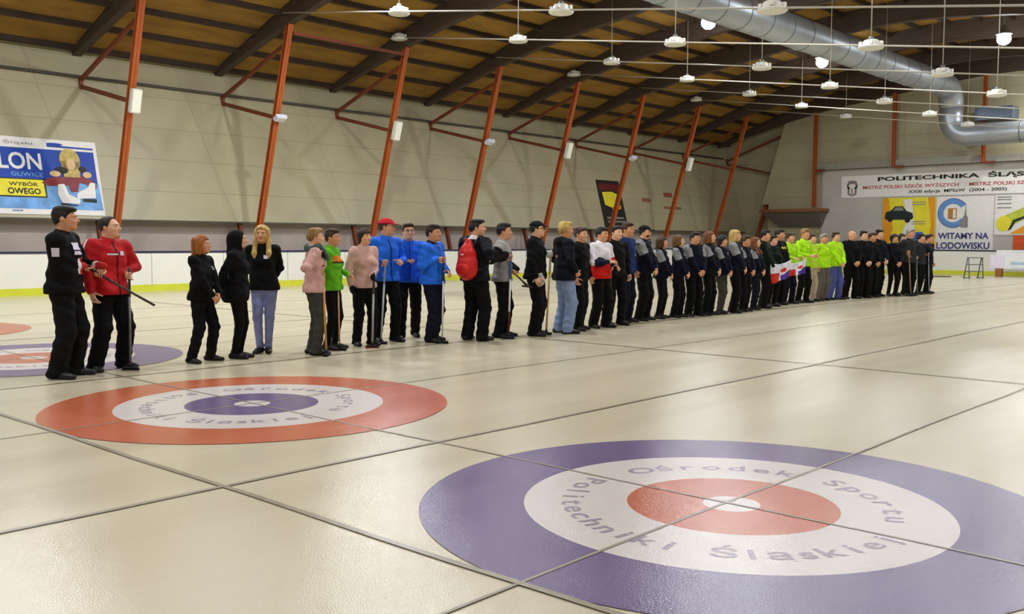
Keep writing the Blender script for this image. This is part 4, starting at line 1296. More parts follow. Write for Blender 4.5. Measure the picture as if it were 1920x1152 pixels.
def person(d):
    H = d['H']
    fem = d['sex'] == 'f'
    sd = d['n']
    rnd = random.Random(sd * 11 + 3)
    dist = math.hypot(d['at'][0] + 4.987, d['at'][1] + 2.801)
    h = min(max(dist / 1806.0 * 1.5, 0.0115), 0.019) * 1.8 / H     # grid step follows how large the figure shows
    fit = d['fit']
    root = thing('person', d['label'], 'person', (d['at'][0], d['at'][1], 0), (0, 0, d['rz']), 'people lined up on the ice')
    root.scale = (H / 1.8 * d['bulk'], H / 1.8 * d['bulk'], H / 1.8)
    # ---- skeleton in a 1.8 m figure, facing -y, left = +x
    feet = d.get('feet')
    if not feet:
        gap = 0.055 if d.get('narrow') else (0.12 if fit == 'wide' else 0.1)
        stag = rnd.uniform(-.05, .05)
        feet = [(gap, stag), (-gap, -stag)]
    fy = [R(rnd.uniform(5, 20)), -R(rnd.uniform(5, 20))]
    cx = (feet[0][0] + feet[1][0]) / 2
    cy = (feet[0][1] + feet[1][1]) / 2
    sway = rnd.uniform(-.015, .015)
    spread = math.hypot(feet[0][0] - feet[1][0], feet[0][1] - feet[1][1])
    drop = max(0, spread - 0.2) * 0.1
    P0 = np.array((cx + sway, cy + 0.01, 0.955 - drop))
    up0 = np.array((cx * 0.6, cy * 0.6, 0))
    C = np.array((up0[0], up0[1] + 0.0, -drop))      # offset of the upper body
    shw = 0.165 if fem else 0.19
    sh = {'L': C + (shw, 0.015, 1.465), 'R': C + (-shw, 0.015, 1.465)}
    hipx = 0.088
    hips = {'L': P0 + (hipx, 0, -0.02), 'R': P0 + (-hipx, 0, -0.02)}
    ank = {'L': np.array((feet[0][0], feet[0][1] + 0.03, 0.085)), 'R': np.array((feet[1][0], feet[1][1] + 0.03, 0.085))}
    knee = {}
    for s_ in 'LR':
        knee[s_], ank[s_] = ik(hips[s_], ank[s_], 0.435, 0.425, (0.1 if s_ == 'L' else -0.1, -1, 0))
    arms = d.get('arms', {})
    el, wr, hd, hn, cu = {}, {}, {}, {}, {}
    for s_ in 'LR':
        sg = 1 if s_ == 'L' else -1
        a = arms.get(s_, ('down',))
        hint = d.get('elbow', {}).get(s_, (sg * 0.7, 0.6, -0.5))
        n_ = None
        c_ = 0.45
        if a[0] == 'down':
            w_ = sh[s_] + (sg * 0.075, -0.05 + rnd.uniform(-.03, .02), -0.52)
        elif a[0] == 'clasp':
            w_ = C + (sg * 0.075, -0.205, 0.985 + (0.012 if s_ == 'L' else -0.012))
            hint = (sg * 1.0, 0.3, -0.3)
        elif a[0] == 'behind':
            w_ = C + (sg * 0.07, 0.195, 1.0)
            hint = (sg * 1.0, 0.35, -0.2)
        elif a[0] == 'pocket':
            w_ = C + (sg * 0.195, -0.1, 1.02)
            hint = (sg * 0.9, 0.7, -0.2)
        elif a[0] == 'at':
            w_ = np.array(a[1]) + (0, 0.06, 0)
        else:
            g_ = np.array(a[1])
            ax = np.array(a[2])
            dd = g_ - sh[s_]
            dd = unit(dd - ax * (dd @ ax) * 0.85)
            w_ = g_ - dd * 0.085
            n_ = np.cross(ax, dd) * sg
            w_ = w_ - unit(n_) * 0.026
            c_ = 1.15
            hd[s_] = dd
        el[s_], wr[s_] = ik(sh[s_], w_, 0.285, 0.255, hint)
        fdir = unit(wr[s_] - el[s_])
        if s_ not in hd:
            hd[s_] = unit(fdir + (np.array((-sg * 0.55, -0.1, -0.3)) if a[0] in ('clasp', 'behind') else np.array((0, -0.1, 0))))
        if n_ is None:
            n_ = np.array((-sg, 0, 0)) if a[0] in ('down', 'pocket') else (np.array((0, 1.0, 0.2)) if a[0] == 'clasp' else (np.array((0, -1.0, 0)) if a[0] == 'behind' else np.array((-sg * 0.6, 0, -0.6))))
        hn[s_], cu[s_] = n_, c_
    neck0 = C + (0, 0.025, 1.46)
    hb = C + (0, -0.012, 0)
    HM = rotz(R(d.get('hy', rnd.uniform(-6, 10))))
    piv = C + (0, 0.015, 1.6)
    def hp(x, y, z):
        return piv + HM @ (np.array((x, y, z)) + hb - C - (piv - C) + (0, 0, 0))
    allp = np.array([sh['L'], sh['R'], el['L'], el['R'], wr['L'], wr['R'], ank['L'], ank['R'], C + (0, 0, 1.8), C + (0.2, 0.2, 1), C + (-0.2, -0.2, 1)])
    lo, hi = allp.min(0) - 0.2, allp.max(0) + 0.2
    lo[2] = -0.03
    hi[2] = 1.9
    # ---- body
    f = Field(lo, hi, h)
    f.cone(C + (0, 0.01, 1.05), C + (0, 0.01, 1.32), 0.105, 0.125, 0.06)
    f.ell(C + (0, 0.005, 1.3), (0.155, 0.1, 0.17), 0.05)
    f.ell(P0, (0.15, 0.1, 0.12), 0.05)
    f.cone(sh['L'] + (-.02, 0, 0), sh['R'] + (.02, 0, 0), 0.055, 0.055, 0.05)
    for s_ in 'LR':
        f.cone(sh[s_], el[s_], 0.048, 0.038, 0.03)
        f.cone(el[s_], wr[s_], 0.038, 0.026, 0.02)
        f.cone(hips[s_], knee[s_], 0.078, 0.052, 0.03)
        f.cone(knee[s_], ank[s_], 0.05, 0.036, 0.02)
        q = 0 if s_ == 'L' else 1
        fdv = np.array((math.sin(fy[q]), -math.cos(fy[q]), 0))
        f.cone(ank[s_] + (0, 0, -0.04), ank[s_] + fdv * 0.13 + (0, 0, -0.055), 0.035, 0.026, 0.02)
    nr = 0.05 if fem else 0.058
    f.cone(neck0, hp(0, 0.015, 1.62), nr + .006, nr, 0.035)
    # head: skull, jaw, brow, cheeks, nose, ears, chin
    f.ell(hp(0, 0.012, 1.703), (.077, .098, .098), 0.02, M=HM)
    f.ell(hp(0, -.022, 1.64), (.06, .072, .072) if not fem else (.056, .068, .068), 0.05, M=HM)
    f.ell(hp(0, -.07, 1.592), (.03, .026, .02), 0.03, M=HM)
    f.ell(hp(0, -.07, 1.718), (.058, .022, .016), 0.02, M=HM)
    for sg in (-1, 1):
        f.ell(hp(sg * .034, -.098, 1.694), (.018, .018, .012), 0.012, 'sub', M=HM)
        f.ell(hp(sg * .04, -.066, 1.662), (.022, .022, .018), 0.02, M=HM)
        f.ell(hp(sg * .08, .014, 1.684), (.01, .022, .033), 0.008, M=HM)
    f.cone(hp(0, -.086, 1.7), hp(0, -.112, 1.662), .009, .0145, 0.012)
    for sg in (-1, 1):
        f.ell(hp(sg * .011, -.1, 1.658), (.01, .012, .009), 0.008, M=HM)
    f.ell(hp(0, -.09, 1.632), (.023, .011, .0065), 0.008, M=HM)
    f.ell(hp(0, -.088, 1.621), (.02, .011, .007), 0.008, M=HM)
    V, F = f.mesh()
    V = V.tolist()
    F = [tuple(int(i) for i in q) for q in F]
    mi = [0] * len(F)
    def append(v2, f2, m_):
        k = len(V)
        V.extend([list(p) for p in v2])
        F.extend([tuple(i + k for i in q) for q in f2])
        mi.extend([m_] * len(f2))
    def small_ell(c, r, m_, n=8):
        v2, f2 = [], []
        rows = 5
        for i in range(rows + 1):
            th = PI * i / rows
            for k in range(n):
                ph = 2 * PI * k / n
                q = np.array((r[0] * math.sin(th) * math.cos(ph), r[1] * math.sin(th) * math.sin(ph), r[2] * math.cos(th)))
                v2.append(c + HM @ q)
        for i in range(rows):
            for k in range(n):
                f2.append((i * n + k, i * n + (k + 1) % n, (i + 1) * n + (k + 1) % n, (i + 1) * n + k)[::-1])
        append(v2, f2, m_)
    for sg in (-1, 1):
        small_ell(hp(sg * .034, -.087, 1.694), (.0125, .008, .0075), 3)
        small_ell(hp(sg * .034, -.0915, 1.694), (.0065, .0055, .0065), 1)
        small_ell(hp(sg * .034, -.0925, 1.716), (.019, .006, .004), 1)
    small_ell(hp(0, -.0965, 1.627), (.021, .006, .0075), 2)
    gl = d.get('gloves')
    for s_ in 'LR':
        v2, f2 = hand_geo(wr[s_], hd[s_], hn[s_], s_, 1.0, cu[s_])
        append(v2, f2, 0)
    skin = mat('skin_%d' % (sd % 4), SKINS[sd % 4], 0.5, 0.05, 20.0)
    bo = link_mesh('body', V, F, [skin, M_EYE, M_LIP, mat('eye_white', '#e4ddd4', 0.3, 0.02)], root, True, mi)
    if gl:
        for s_ in 'LR':
            if gl == 'greyL' and s_ == 'R':
                continue
            v2, f2 = hand_geo(wr[s_], hd[s_], hn[s_], s_, 1.03, cu[s_], 1.22)
            go = link_mesh('glove', v2, f2, cloth('glove_' + gl, '#17171a' if gl == 'black' else '#b4b2ae'), root, True)
    # ---- trousers
    hem = 0.90 - drop - d.get('coat', 0.0)
    t = Field(lo, hi, h)
    tr = {'slim': (.092, .062, .047), 'reg': (.1, .076, .066), 'wide': (.108, .088, .082)}[fit]
    t.ell(P0 + (0, 0.012, 0.0), (.175 if fem else .168, .125, .13), 0.05)
    t.cone(P0 + (0, 0.005, 0.03), P0 + (0, 0.005, 0.12), .128, .12, 0.04)
    for s_ in 'LR':
        t.cone(hips[s_], knee[s_], tr[0], tr[1], 0.035)
        lowe = ank[s_] + (0, 0.0, -0.045 if fit != 'slim' else 0.0)
        t.cone(knee[s_], lowe, tr[1], tr[2], 0.025)
    t.folds(0.0022 if fit == 'slim' else 0.0045, sd)
    t.cut(lambda X, Y, Z: (0.028 if fit != 'slim' else 0.075) - Z + 0 * X + 0 * Y)
    t.cut(lambda X, Y, Z: Z - (hem + 0.06) + 0 * X + 0 * Y)
    v2, f2 = t.mesh()
    link_mesh('trousers', v2, f2, cloth(d['tr_c'], TRC[d['tr_c']]), root, True)
    # ---- jacket
    j = Field(lo, hi, h)
    loose = 0.012 if fit == 'wide' else 0.0
    hem = 0.90 - drop - d.get('coat', 0.0)
    cw = (.172 if fem else .188) + loose
    j.ell(C + (0, 0.0, 1.3), (cw, .128 + loose, .2), 0.05)
    j.cone(C + (-.05, 0.005, 1.1), C + (.05, 0.005, 1.1), .132 + loose, .132 + loose, 0.06)
    j.cone(P0 + (-.062, 0.008, -0.02), P0 + (.062, 0.008, -0.02), .148 + loose, .148 + loose, 0.06)
    if d.get('coat', 0) > .05:
        j.cone(P0 + (-.06, 0.03, -0.06), P0 + (.06, 0.03, -0.06), .15, .15, 0.06)
        j.cone(P0 + (0, 0.08, 0.02), P0 + (0, 0.1, -0.06), .12, .12, 0.06)
    if fem:
        for sg in (-1, 1):
            j.ell(C + (sg * .07, -.085, 1.3), (.07, .06, .07), 0.05)
    j.cone(sh['L'] + (-.01, 0, -.005), sh['R'] + (.01, 0, -.005), 0.076 + loose * .5, 0.076 + loose * .5, 0.06)
    j.cone(C + (0, 0.03, 1.47), C + (0, 0.025, 1.535), .088, .07, 0.05)
    for s_ in 'LR':
        j.cone(sh[s_], el[s_], .07 + loose, .058 + loose * .6, 0.035)
        j.cone(el[s_], wr[s_] - hd[s_] * 0.01, .057 + loose * .6, .043, 0.02)
    if d.get('hood'):
        j.ell(C + (0, .1, 1.5), (.125, .07, .075), 0.04)
    j.folds(0.004, sd * 1.7)
    j.cut(lambda X, Y, Z: hem - Z + 0 * X + 0 * Y)
    j.cut(lambda X, Y, Z: Z - (1.575 - drop) - 0.25 * (Y - C[1]) + 0 * X)
    if d['hair'] == 'hoodup':
        j.ell(hp(0, .03, 1.69), (.112, .128, .135), 0.04, M=HM)
        j.cone(C + (0, 0.05, 1.5), hp(0, .05, 1.62), .1, .1, 0.04)
        j.ell(hp(0, -.115, 1.665), (.07, .1, .098), 0.02, 'sub', M=HM)
    v2, f2 = j.mesh()
    kind = d['top_c']
    base = cloth(kind, TOPC[kind], 0.62 if kind in ('blue', 'blue2', 'red', 'hivis') else 0.78)
    ms = [base]
    fn = None
    ct = np.array([v2[q].mean(0) for q in f2]) if kind in ('team', 'whitered', 'greyblack', 'green', 'blackyellow', 'red', 'navyblk', 'blue2', 'blue') else None
    # how far along the right / left sleeve a point lies
    def near_arm(c, s_):
        def seg(p, a, b):
            ab = b - a
            tt = np.clip(((p - a) @ ab) / (ab @ ab), 0, 1)
            return np.linalg.norm(p - a - tt[:, None] * ab, axis=1), tt
        d1, t1 = seg(c, sh[s_], el[s_])
        d2, t2 = seg(c, el[s_], wr[s_])
        tt = np.where(d1 < d2, t1 * 0.5, 0.5 + t2 * 0.5)
        return np.minimum(d1, d2) < 0.078 + loose, tt
    mx = np.zeros(len(f2), int)
    if kind == 'team':
        ms.append(cloth('team_grey', '#8c8e90'))
        for s_ in 'LR':
            n_, tt = near_arm(ct, s_)
            mx[n_ & (tt < 0.36) & (np.abs(ct[:, 0] - C[0]) > shw - .05)] = 1
    elif kind == 'whitered':
        ms += [cloth('bright_red', '#c8201c'), cloth('navy_sleeve', '#1a1e38')]
        mx[(ct[:, 2] < 1.2 + 0.35 * (ct[:, 0] - C[0]))] = 1
        for s_ in 'LR':
            n_, tt = near_arm(ct, s_)
            mx[n_ & (tt > 0.55)] = 2
    elif kind == 'greyblack':
        ms += [cloth('black_sleeve', '#151516'), cloth('light_grey_yoke', '#a2a2a2')]
        mx[ct[:, 2] > 1.36] = 2
        for s_ in 'LR':
            n_, tt = near_arm(ct, s_)
            mx[n_ & (tt > 0.12) & (np.abs(ct[:, 0] - C[0]) > .12)] = 1
            mx[n_ & (tt > 0.5)] = 1
    elif kind == 'green':
        ms += [cloth('orange_panel', '#cc7a1e'), cloth('dark_panel', '#3a2a1c')]
        m_ = (ct[:, 1] < C[1] - .06) & (ct[:, 2] > 1.3) & (ct[:, 2] < 1.42)
        mx[m_] = 1
        mx[m_ & (ct[:, 2] < 1.335)] = 2
    elif kind == 'red':
        ms += [cloth('dark_zip', '#5a0e12'), cloth('white_piping', '#e4dede')]
        mx[(np.abs(ct[:, 0] - C[0]) < .009) & (ct[:, 1] < C[1] - .05) & (ct[:, 2] < 1.5)] = 1
        for s_ in 'LR':
            n_, tt = near_arm(ct, s_)
            a_ = np.abs(ct[:, 1] - sh[s_][1])
            mx[n_ & (tt < 0.3) & (a_ < .013) & (ct[:, 2] > sh[s_][2] - .08)] = 2
    elif kind in ('blue', 'blue2'):
        ms += [cloth('navy_zip', '#16306c')]
        mx[(np.abs(ct[:, 0] - C[0]) < .008) & (ct[:, 1] < C[1] - .05) & (ct[:, 2] < 1.5)] = 1
    col = d.get('collar')
    if col:
        ms.append(cloth('collar_' + col, '#e8e6e6' if col == 'white' else '#141a34'))
        mx[(ct[:, 2] > 1.515 - drop) & (np.linalg.norm(ct[:, :2] - C[:2], axis=1) < .12)] = len(ms) - 1
    if d.get('cuff'):
        ms += [cloth('cuff_white', '#e0dede'), cloth('cuff_red', '#b02c2c')]
        if ct is None:
            ct = np.array([v2[q].mean(0) for q in f2])
        for s_ in 'LR':
            n_, tt = near_arm(ct, s_)
            mx[n_ & (tt > 0.84)] = len(ms) - 2
            mx[n_ & (tt > 0.91)] = len(ms) - 1
    link_mesh('jacket', v2, f2, ms, root, True, mx.tolist())
    # sewn patches, seated on the jacket surface
    pts_ = list(d.get('patches', []))
    if kind == 'blackyellow':
        pts_ += [('sq', 25, 1.38, .08, .06, 'yellow'), ('sq', -20, 1.38, .06, .05, 'yellow')]
    for pt in pts_:
        if pt[0] == 'sq':
            a = R(pt[1])
            dr = np.array((math.sin(a), -math.cos(a), 0))
            c0 = C + (0, 0, pt[2])
            w_, h_, mm = pt[3], pt[4], pt[5]
        else:
            s_ = pt[1]
            c0 = sh[s_] + (el[s_] - sh[s_]) * pt[2]
            dr = np.array((-1.0 if s_ == 'R' else 1.0, -.2, 0))
            w_, h_, mm = pt[3], pt[4], pt[5]
        q = 0.02
        while q < 0.3 and j.at(c0 + dr * q) < 0:
            q += 0.004
        c1 = c0 + dr * (q + 0.002)
        tx = unit(np.cross(dr, (0, 0, 1)))
        bm = bmesh.new()
        n_ = 4
        rows = []
        for a in range(n_ + 1):
            row = []
            for b in range(n_ + 1):
                p0_ = c1 + tx * w_ * (a / n_ - .5) + np.array((0, 0, 1.0)) * h_ * (b / n_ - .5) + dr * 0.05
                st = 0
                while st < 0.12 and j.at(p0_) > 0.004:
                    p0_ = p0_ - dr * 0.004
                    st += 0.004
                row.append(bm.verts.new(p0_ + dr * 0.006))
            rows.append(row)
        for a in range(n_):
            for b in range(n_):
                bm.faces.new((rows[a][b], rows[a + 1][b], rows[a + 1][b + 1], rows[a][b + 1]))
        po = from_bm('patch', bm, M_PATCH[mm], root, True)
    # ---- shoes
    for q, s_ in enumerate('LR'):
        z = Field(ank[s_] - 0.24, ank[s_] + 0.24, h * 0.85)
        dv = np.array((math.sin(fy[q]), -math.cos(fy[q]), 0))
        a0 = np.array((ank[s_][0], ank[s_][1], 0))
        z.cone(a0 - dv * 0.045 + (0, 0, .042), a0 + dv * .08 + (0, 0, .038), .046, .046, 0.02)
        z.cone(a0 + dv * .08 + (0, 0, .034), a0 + dv * .165 + (0, 0, .026), .045, .036, 0.02)
        z.cone(a0 - dv * .01 + (0, 0, .06), a0 - dv * .01 + (0, 0, .11), .045, .044, 0.02)
        z.cut(lambda X, Y, Z: 0.004 - Z + 0 * X + 0 * Y)
        v2, f2 = z.mesh()
        link_mesh('shoe', v2, f2, M_SHOE, root, True)
    # ---- hair
    st = d['hair']
    if st not in ('bald', 'hoodup'):
        g = Field(C + (-.2, -.25, 1.3), C + (.2, .25, 1.87), min(h, 0.0125))
        Mi = HM.T
        def local(X, Y, Z):
            x, y = X - piv[0], Y - piv[1]
            return Mi[0][0] * x + Mi[0][1] * y, Mi[1][0] * x + Mi[1][1] * y + 0.027, Z - (piv[2] - 1.6)
        thick = .011 if st in ('short', 'receding') else .02
        r_ = (.077 + thick, .098 + thick, .1 + thick)
        g.ell(hp(0, .014, 1.706), r_, 0.02, M=HM)
        back = 1.615 if st in ('short', 'receding') else 1.58
        hl = {'short': 1.768, 'receding': 1.795, 'bowl': 1.735, 'bob': 1.762, 'bob2': 1.755, 'long': 1.772}[st]
        def face(X, Y, Z):
            x, y, z = local(X, Y, Z)
            wob = 0.004 * np.sin(160 * x + sd) + 0.004 * np.sin(120 * y + 2 * sd)
            if st in ('short', 'receding'):
                line = np.interp(y, [-.09, -.058, -.03, -.014, .004, .03, .07, .1], [hl, hl - .012, hl - .04, 1.672, 1.664, 1.66, 1.625, back]) + wob
            else:
                line = np.interp(y, [-.09, -.06, -.02, .02, .1], [hl, hl - .01, 1.66, 1.62, back]) + wob
            if st == 'receding':
                line = line + 0.02 * (np.abs(x) < .05) * (y < 0)
            return line - z
        if st == 'short':
            g.ell(hp(rnd.uniform(-.015, .015), -.045, 1.785), (.068, .06, .034), 0.03, M=HM)
            g.ell(hp(0, .03, 1.79), (.07, .07, .03), 0.03, M=HM)
        g.folds(.0045, sd * 3.1)
        if d.get('cap'):
            g.cut(lambda X, Y, Z: Z - 1.738 + 0 * X + 0 * Y)
        g.cut(face)
        if st == 'bowl':
            for sg in (-1, 1):
                g.cone(hp(sg * .068, .02, 1.72), hp(sg * .066, .03, 1.625), .034, .026, 0.03)
            g.cone(hp(0, .07, 1.72), hp(0, .07, 1.6), .07, .055, 0.03)
        if st in ('bob', 'bob2'):
            b2 = 1.55 if st == 'bob' else 1.585
            for sg in (-1, 1):
                g.cone(hp(sg * .07, .015, 1.74), hp(sg * .08, .01, b2 + .02), .036, .036, 0.03)
                g.cone(hp(sg * .075, -.02, 1.7), hp(sg * .078, -.03, b2 + .03), .022, .022, 0.02)
            g.cone(hp(0, .07, 1.73), hp(0, .075, b2), .075, .072, 0.03)
        if st == 'long':
            for sg in (-1, 1):
                g.cone(hp(sg * .068, .01, 1.75), hp(sg * .085, .0, 1.58), .032, .036, 0.03)
                g.cone(hp(sg * .085, .0, 1.58), C + (sg * .095, -.1, 1.42), .034, .034, 0.03)
                g.cone(C + (sg * .095, -.1, 1.42), C + (sg * .085, -.125, 1.33), .032, .012, 0.03)
            g.cone(hp(0, .07, 1.73), hp(0, .085, 1.5), .075, .075, 0.03)
            g.cone(hp(0, .085, 1.5), C + (0, .12, 1.34), .07, .04, 0.03)
        v2, f2 = g.mesh()
        link_mesh('hair', v2, f2, mat('hair_' + d['hc'], HAIRC[d['hc']], 0.6, 0.35, 30.0, 0.5, 60, stretch=(1, 1, 0.25)), root, True)
    if d.get('beard'):
        g = Field(C + (-.15, -.2, 1.5), C + (.15, .1, 1.72), min(h, 0.0125))
        g.ell(hp(0, -.026, 1.63), (.065, .076, .066), 0.02, M=HM)
        g.cut(lambda X, Y, Z: Z - 1.622 + 0 * X + 0 * Y)
        g.ell(hp(0, -.1, 1.632), (.028, .03, .012), 0.01, 'sub', M=HM)
        v2, f2 = g.mesh()
        link_mesh('beard', v2, f2, mat('hair_black', HAIRC['black'], 0.6, 0.3, 30.0), root, True)
    cp = d.get('cap')
    if cp:
        g = Field(C + (-.2, -.3, 1.6), C + (.2, .25, 1.88), min(h, 0.0125))
        g.ell(hp(0, .012, 1.715), (.096, .118, .106), 0.02, M=HM)
        g.cut(lambda X, Y, Z: 1.735 - Z + 0 * X + 0 * Y)
        if cp == 'redcap':
            g.ell(hp(0, .012, 1.742), (.101, .123, .022), 0.01, M=HM)
        v2, f2 = g.mesh()
        cm = cloth(cp, '#b02030' if cp == 'redcap' else '#151517')
        co_ = link_mesh('cap', v2, f2, cm, root, True)
        bm = bmesh.new()
        rows = []
        for a in range(9):
            t_ = -1 + 2 * a / 8
            p_in = hp(.086 * t_, -.07 - .03 * (1 - t_ * t_), 1.742)
            p_out = hp(.08 * t_, -.09 - .085 * math.sqrt(max(0, 1 - t_ * t_)), 1.73)
            rows.append([bm.verts.new(p_in), bm.verts.new(p_out), bm.verts.new(p_out - (0, 0, .008)), bm.verts.new(p_in - (0, 0, .008))])
        for a, b in zip(rows, rows[1:]):
            for k in range(4):
                bm.faces.new((a[k], b[k], b[(k + 1) % 4], a[(k + 1) % 4]))
        from_bm('brim', bm, cm, co_, True)
    if d.get('glasses'):
        bm = bmesh.new()
        for sg in (-1, 1):
            ring = [hp(sg * .034 + .022 * math.cos(q), -.105, 1.694 + .017 * math.sin(q)) for q in [2 * PI * k / 12 for k in range(13)]]
            tube(bm, ring, .0028, 5, False)
            tube(bm, [hp(sg * .056, -.103, 1.698), hp(sg * .082, 0.0, 1.696)], .0025, 5)
        tube(bm, [hp(-.012, -.106, 1.698), hp(.012, -.106, 1.698)], .0025, 5)
        from_bm('glasses', bm, M_BLACKPL, root, True)
    if d.get('scarf'):
        g = Field(C + (-.2, -.25, 1.3), C + (.2, .2, 1.66), min(h, .0125))
        for k in range(14):
            a0, a1 = 2 * PI * k / 14, 2 * PI * (k + 1) / 14
            g.cone(C + (.085 * math.cos(a0), .015 + .085 * math.sin(a0), 1.53 + .02 * math.sin(2 * a0)), C + (.085 * math.cos(a1), .015 + .085 * math.sin(a1), 1.53 + .02 * math.sin(2 * a1)), .04, .04, .02)
        g.cone(C + (-.04, -.1, 1.5), C + (-.06, -.165, 1.38), .04, .03, .02)
        v2, f2 = g.mesh()
        link_mesh('scarf', v2, f2, mat('cloth_scarf', '#3c5248', 0.8, 0.5, 18.0, 0.3, 70), root, True)
    if d.get('hipglove'):
        v2, f2 = hand_geo(C + (-.19, -.09, .98), (0, -.15, -1), (-1, 0, 0), 'R', 1.15, 0.3, 1.25)
        link_mesh('tucked_glove', v2, f2, cloth('glove_greyL', '#b4b2ae'), root, True)
    return root

ROOTS = {}
for d in PEOPLE:
    ROOTS[d['n']] = person(d)

# ------------------------------------------------------------------ brooms
BST = {  # handle material, grip material, label
    'carbon': ('#3a3434', '#17171a', 'dark broom handle held crosswise by the leftmost man'),
    'grey': ('#6e6c6a', '#3a3a3c', 'grey broom standing upright beside the man in red'),
    'wood': ('#c48c4a', '#c48c4a', 'wooden broom before the person in pink jacket and grey trousers'),
    'wood2': ('#b88a58', '#b88a58', 'slim wooden broom held by the person in green jacket'),
    'silver': ('#9a9c9e', '#3a3c40', 'silver grey broom held by the bowl haired person in pink'),
    'silver2': ('#b0b4ba', '#8a98b8', 'pale silver broom held by the man in red cap'),
    'steel': ('#c0c2c0', '#2c2c2c', 'pale broom beside the rightmost person in blue'),
    'thin': ('#a8a49c', '#a8a49c', 'thin broom mostly hidden before the man with the red backpack'),
    'white': ('#d8d8dc', '#3c58a8', 'white broom with blue grip and dark red lower end'),
    'black': ('#1c1a1a', '#1c1a1a', 'black broom held slanting with its brown head in the air'),
    'yellow': ('#c8a45c', '#c8a45c', 'yellowish wooden broom of the man in black cap'),
    'darkthin': ('#4a4a44', '#4a4a44', 'dark thin broom between the white and red jacket and the navy jacket'),
    'silver3': ('#a4a8aa', '#a4a8aa', 'silver broom held upright by the man in navy blue'),
    'wood3': ('#9c7450', '#9c7450', 'brown wooden broom in the farthest group'),
    'steel2': ('#98a4a8', '#98a4a8', 'steel broom of the rightmost person in the row'),
    'steel3': ('#8c9090', '#8c9090', 'grey broom of the person raising a hand to the face'),
}
for st, b, t_, head in BROOMS:
    b, t_ = Vector(b), Vector(t_)
    hm, gm, lab = BST[st]
    root = thing('curling_broom', lab, 'broom', b, group='curling brooms')
    ax = (t_ - b)
    L = ax.length
    u_ = ax / L
    bm = bmesh.new()
    r_ = 0.016 if st in ('wood', 'yellow', 'wood3', 'silver', 'silver3', 'white') else 0.0135
    bot = u_ * 0.04 if head == 'down' else u_ * 0.0
    tube(bm, [bot, u_ * (L * 0.72)], r_, 10)
    from_bm('handle', bm, mat('broom_' + st, hm, 0.4, 0.12, 15, stretch=(1, 1, .1)), root, True)
    bm = bmesh.new()
    tube(bm, [u_ * (L * 0.72), u_ * (L - 0.01), u_ * (L + 0.012)], [r_ * 1.12, r_ * 1.12, r_ * .6], 10)
    from_bm('grip', bm, mat('broom_grip_' + st, gm, 0.5, 0.08), root, True)
    if st == 'white':
        bm = bmesh.new()
        tube(bm, [u_ * 0.05, u_ * (L * 0.33)], r_ * 1.08, 10)
        from_bm('lower_sleeve', bm, mat('broom_dark_red', '#5c1c20', 0.4), root, True)
    if head == 'down' or st == 'black':
        bm = bmesh.new()
        x, y, _ = frame_of(u_, (0.74, 0.67, 0.1))
        hx = Vector((0.67, -0.74, 0)) if st != 'wood' else Vector((0.74, 0.67, 0))
        hy = Vector((-hx.y, hx.x, 0))
        if st == 'black':
            hx, hy = Vector((0.67, -0.74, -0.1)).normalized(), Vector((0.74, 0.67, 0))
        hz = hx.cross(hy)
        M = Matrix(((hx.x, hy.x, hz.x, 0), (hx.y, hy.y, hz.y, 0), (hx.z, hy.z, hz.z, 0), (0, 0, 0, 1)))
        z0 = 0.012 if st != 'black' else -0.02
        box(bm, (-0.1, -0.035, z0), (0.1, 0.035, z0 + 0.03), M)
        bmesh.ops.bevel(bm, geom=bm.edges[:], offset=0.012, segments=3, affect='EDGES')
        tube(bm, [Vector((0, 0, z0 + .025)), u_ * 0.09 + Vector((0, 0, 0.0))], [0.026, 0.019], 10)
        from_bm('broom_head', bm, M_BLACKPL if st != 'black' else mat('brown_head', '#3c2420', 0.5), root, True)
        if st != 'black':
            bm = bmesh.new()
            box(bm, (-0.095, -0.032, 0.0), (0.095, 0.032, 0.013), M)
            from_bm('pad', bm, mat('broom_pad_' + ('red' if st in ('silver', 'silver3') else 'dark'), '#a04038' if st in ('silver', 'silver3') else '#28282a', 0.8), root)

# ------------------------------------------------------------------ red backpack on the man's back
def worn(pn, label, cat, name):
    pr = ROOTS[pn]
    o = thing(name, label, cat, pr.location, pr.rotation_euler)
    o.scale = pr.scale
    return o
bp_ = worn(12, 'red backpack worn by the man in the dark white collared jacket', 'backpack', 'backpack')
g = Field((-.25, .0, .75), (.25, .45, 1.6), 0.0125)
g.ell((0, .17, 1.2), (.15, .1, .25), .03)
g.ell((0, .18, 1.08), (.17, .11, .17), .05)
g.cone((0, .16, 1.34), (0, .15, 1.45), .1, .06, .04)
g.folds(.003, 4)
v2, f2 = g.mesh()
mr = mat('red_nylon', '#c41f1c', 0.42, 0.1, 8.0, 0.2, 50)
link_mesh('bag', v2, f2, mr, bp_, True)
g = Field((-.2, .2, .9), (.2, .45, 1.35), 0.0115)
g.ell((0, .265, 1.07), (.12, .045, .1), .03)
v2, f2 = g.mesh()
link_mesh('front_pocket', v2, f2, mr, bp_, True)
for sg in (-1, 1):
    bm = bmesh.new()
    pts = [(sg * .09, .15, 1.4), (sg * .115, .06, 1.565), (sg * .13, -.06, 1.53), (sg * .135, -.145, 1.4), (sg * .15, -.14, 1.25), (sg * .19, -.02, 1.12), (sg * .14, .15, 1.05)]
    tube(bm, pts, .018, 8)
    from_bm('strap', bm, mat('strap_black', '#1c1c1e', 0.6), bp_, True)
bm = bmesh.new()
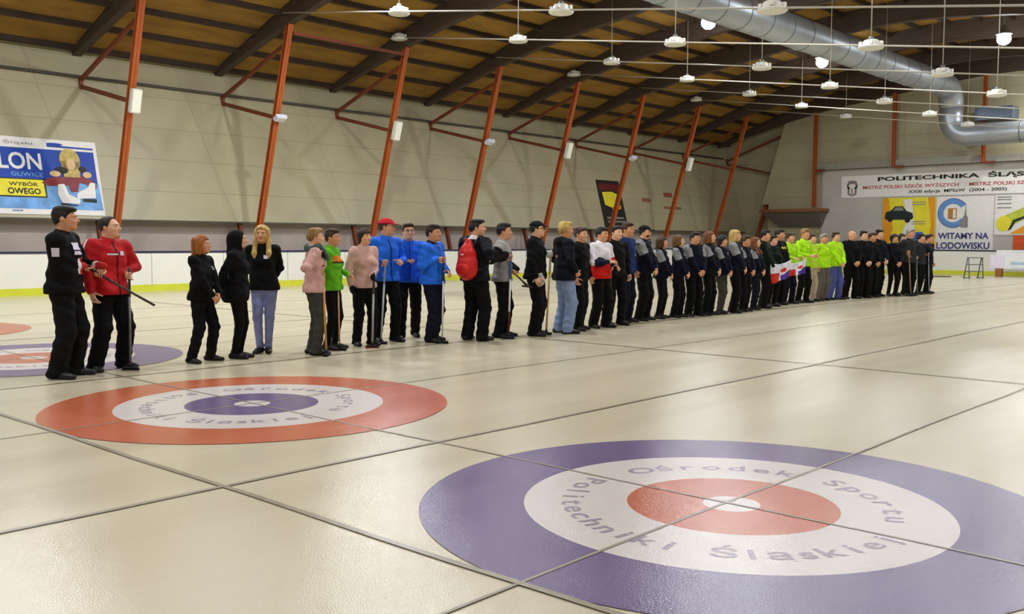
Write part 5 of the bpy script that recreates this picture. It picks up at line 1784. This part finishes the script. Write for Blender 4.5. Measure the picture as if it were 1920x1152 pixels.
tube(bm, [(-.03, .18, 1.45), (-.03, .2, 1.52), (.03, .2, 1.52), (.03, .18, 1.45)], .009, 6)
from_bm('top_loop', bm, mr, bp_, True)
bm = bmesh.new()
box(bm, (-.02, .258, 1.28), (.02, .275, 1.3))
from_bm('emblem', bm, M_PWHITE, bp_)

# ------------------------------------------------------------------ flags held before the neon jackets
def flag(name, label, corners, seed, n=24):
    """hanging cloth: corners tl, tr, br, bl in world space; wavy, white over blue with red panels"""
    tl, tr, br, bl = [np.array(c) for c in corners]
    nrm = unit(np.cross(tr - tl, bl - tl))
    V, F, mi = [], [], []
    for i in range(n + 1):
        for j in range(n + 1):
            a, b = i / n, j / n
            p = (tl * (1 - a) + tr * a) * (1 - b) + (bl * (1 - a) + br * a) * b
            p = p + nrm * (.035 * math.sin(a * 11 + seed + 2 * b) + .02 * math.sin(a * 23 + 3 * b)) * (.4 + .6 * b) - np.array((0, 0, .1)) * math.sin(a * PI) * (1 - b) * .6
            V.append(p)
    for i in range(n):
        for j in range(n):
            k = i * (n + 1) + j
            F.append((k, k + 1, k + n + 2, k + n + 1))
            a, b = (i + .5) / n, (j + .5) / n
            m_ = 0
            if b > .52 and a < .42:
                m_ = 1
            elif a > .55 and b > .95 - .45 * a:
                m_ = 2
            if (a - .66) ** 2 + (b - .42) ** 2 < .014:
                m_ = 1
            mi.append(m_)
    o = link_mesh(name, V, F, [cloth('flag_white', '#d6d6e2'), cloth('flag_red', '#c83428'), cloth('flag_violet', '#4c3a9c')], None, True, mi)
    md = o.modifiers.new('cloth_thickness', 'SOLIDIFY')
    md.thickness = .006
    return tag(o, label, 'flag', 'flags held up in the row')
flag('team_flag', 'larger white, red and violet flag held before the neon jackets', [(15.448, 7.779, 1.054), (16.116, 7.624, 1.135), (16.071, 7.631, 0.724), (15.442, 7.738, 0.576)], 1.0)
flag('team_flag', 'smaller white, red and violet flag right of the larger one', [(16.427, 7.83, 1.052), (16.916, 7.622, 1.165), (16.89, 7.613, 0.794), (16.403, 7.823, 0.723)], 2.6)
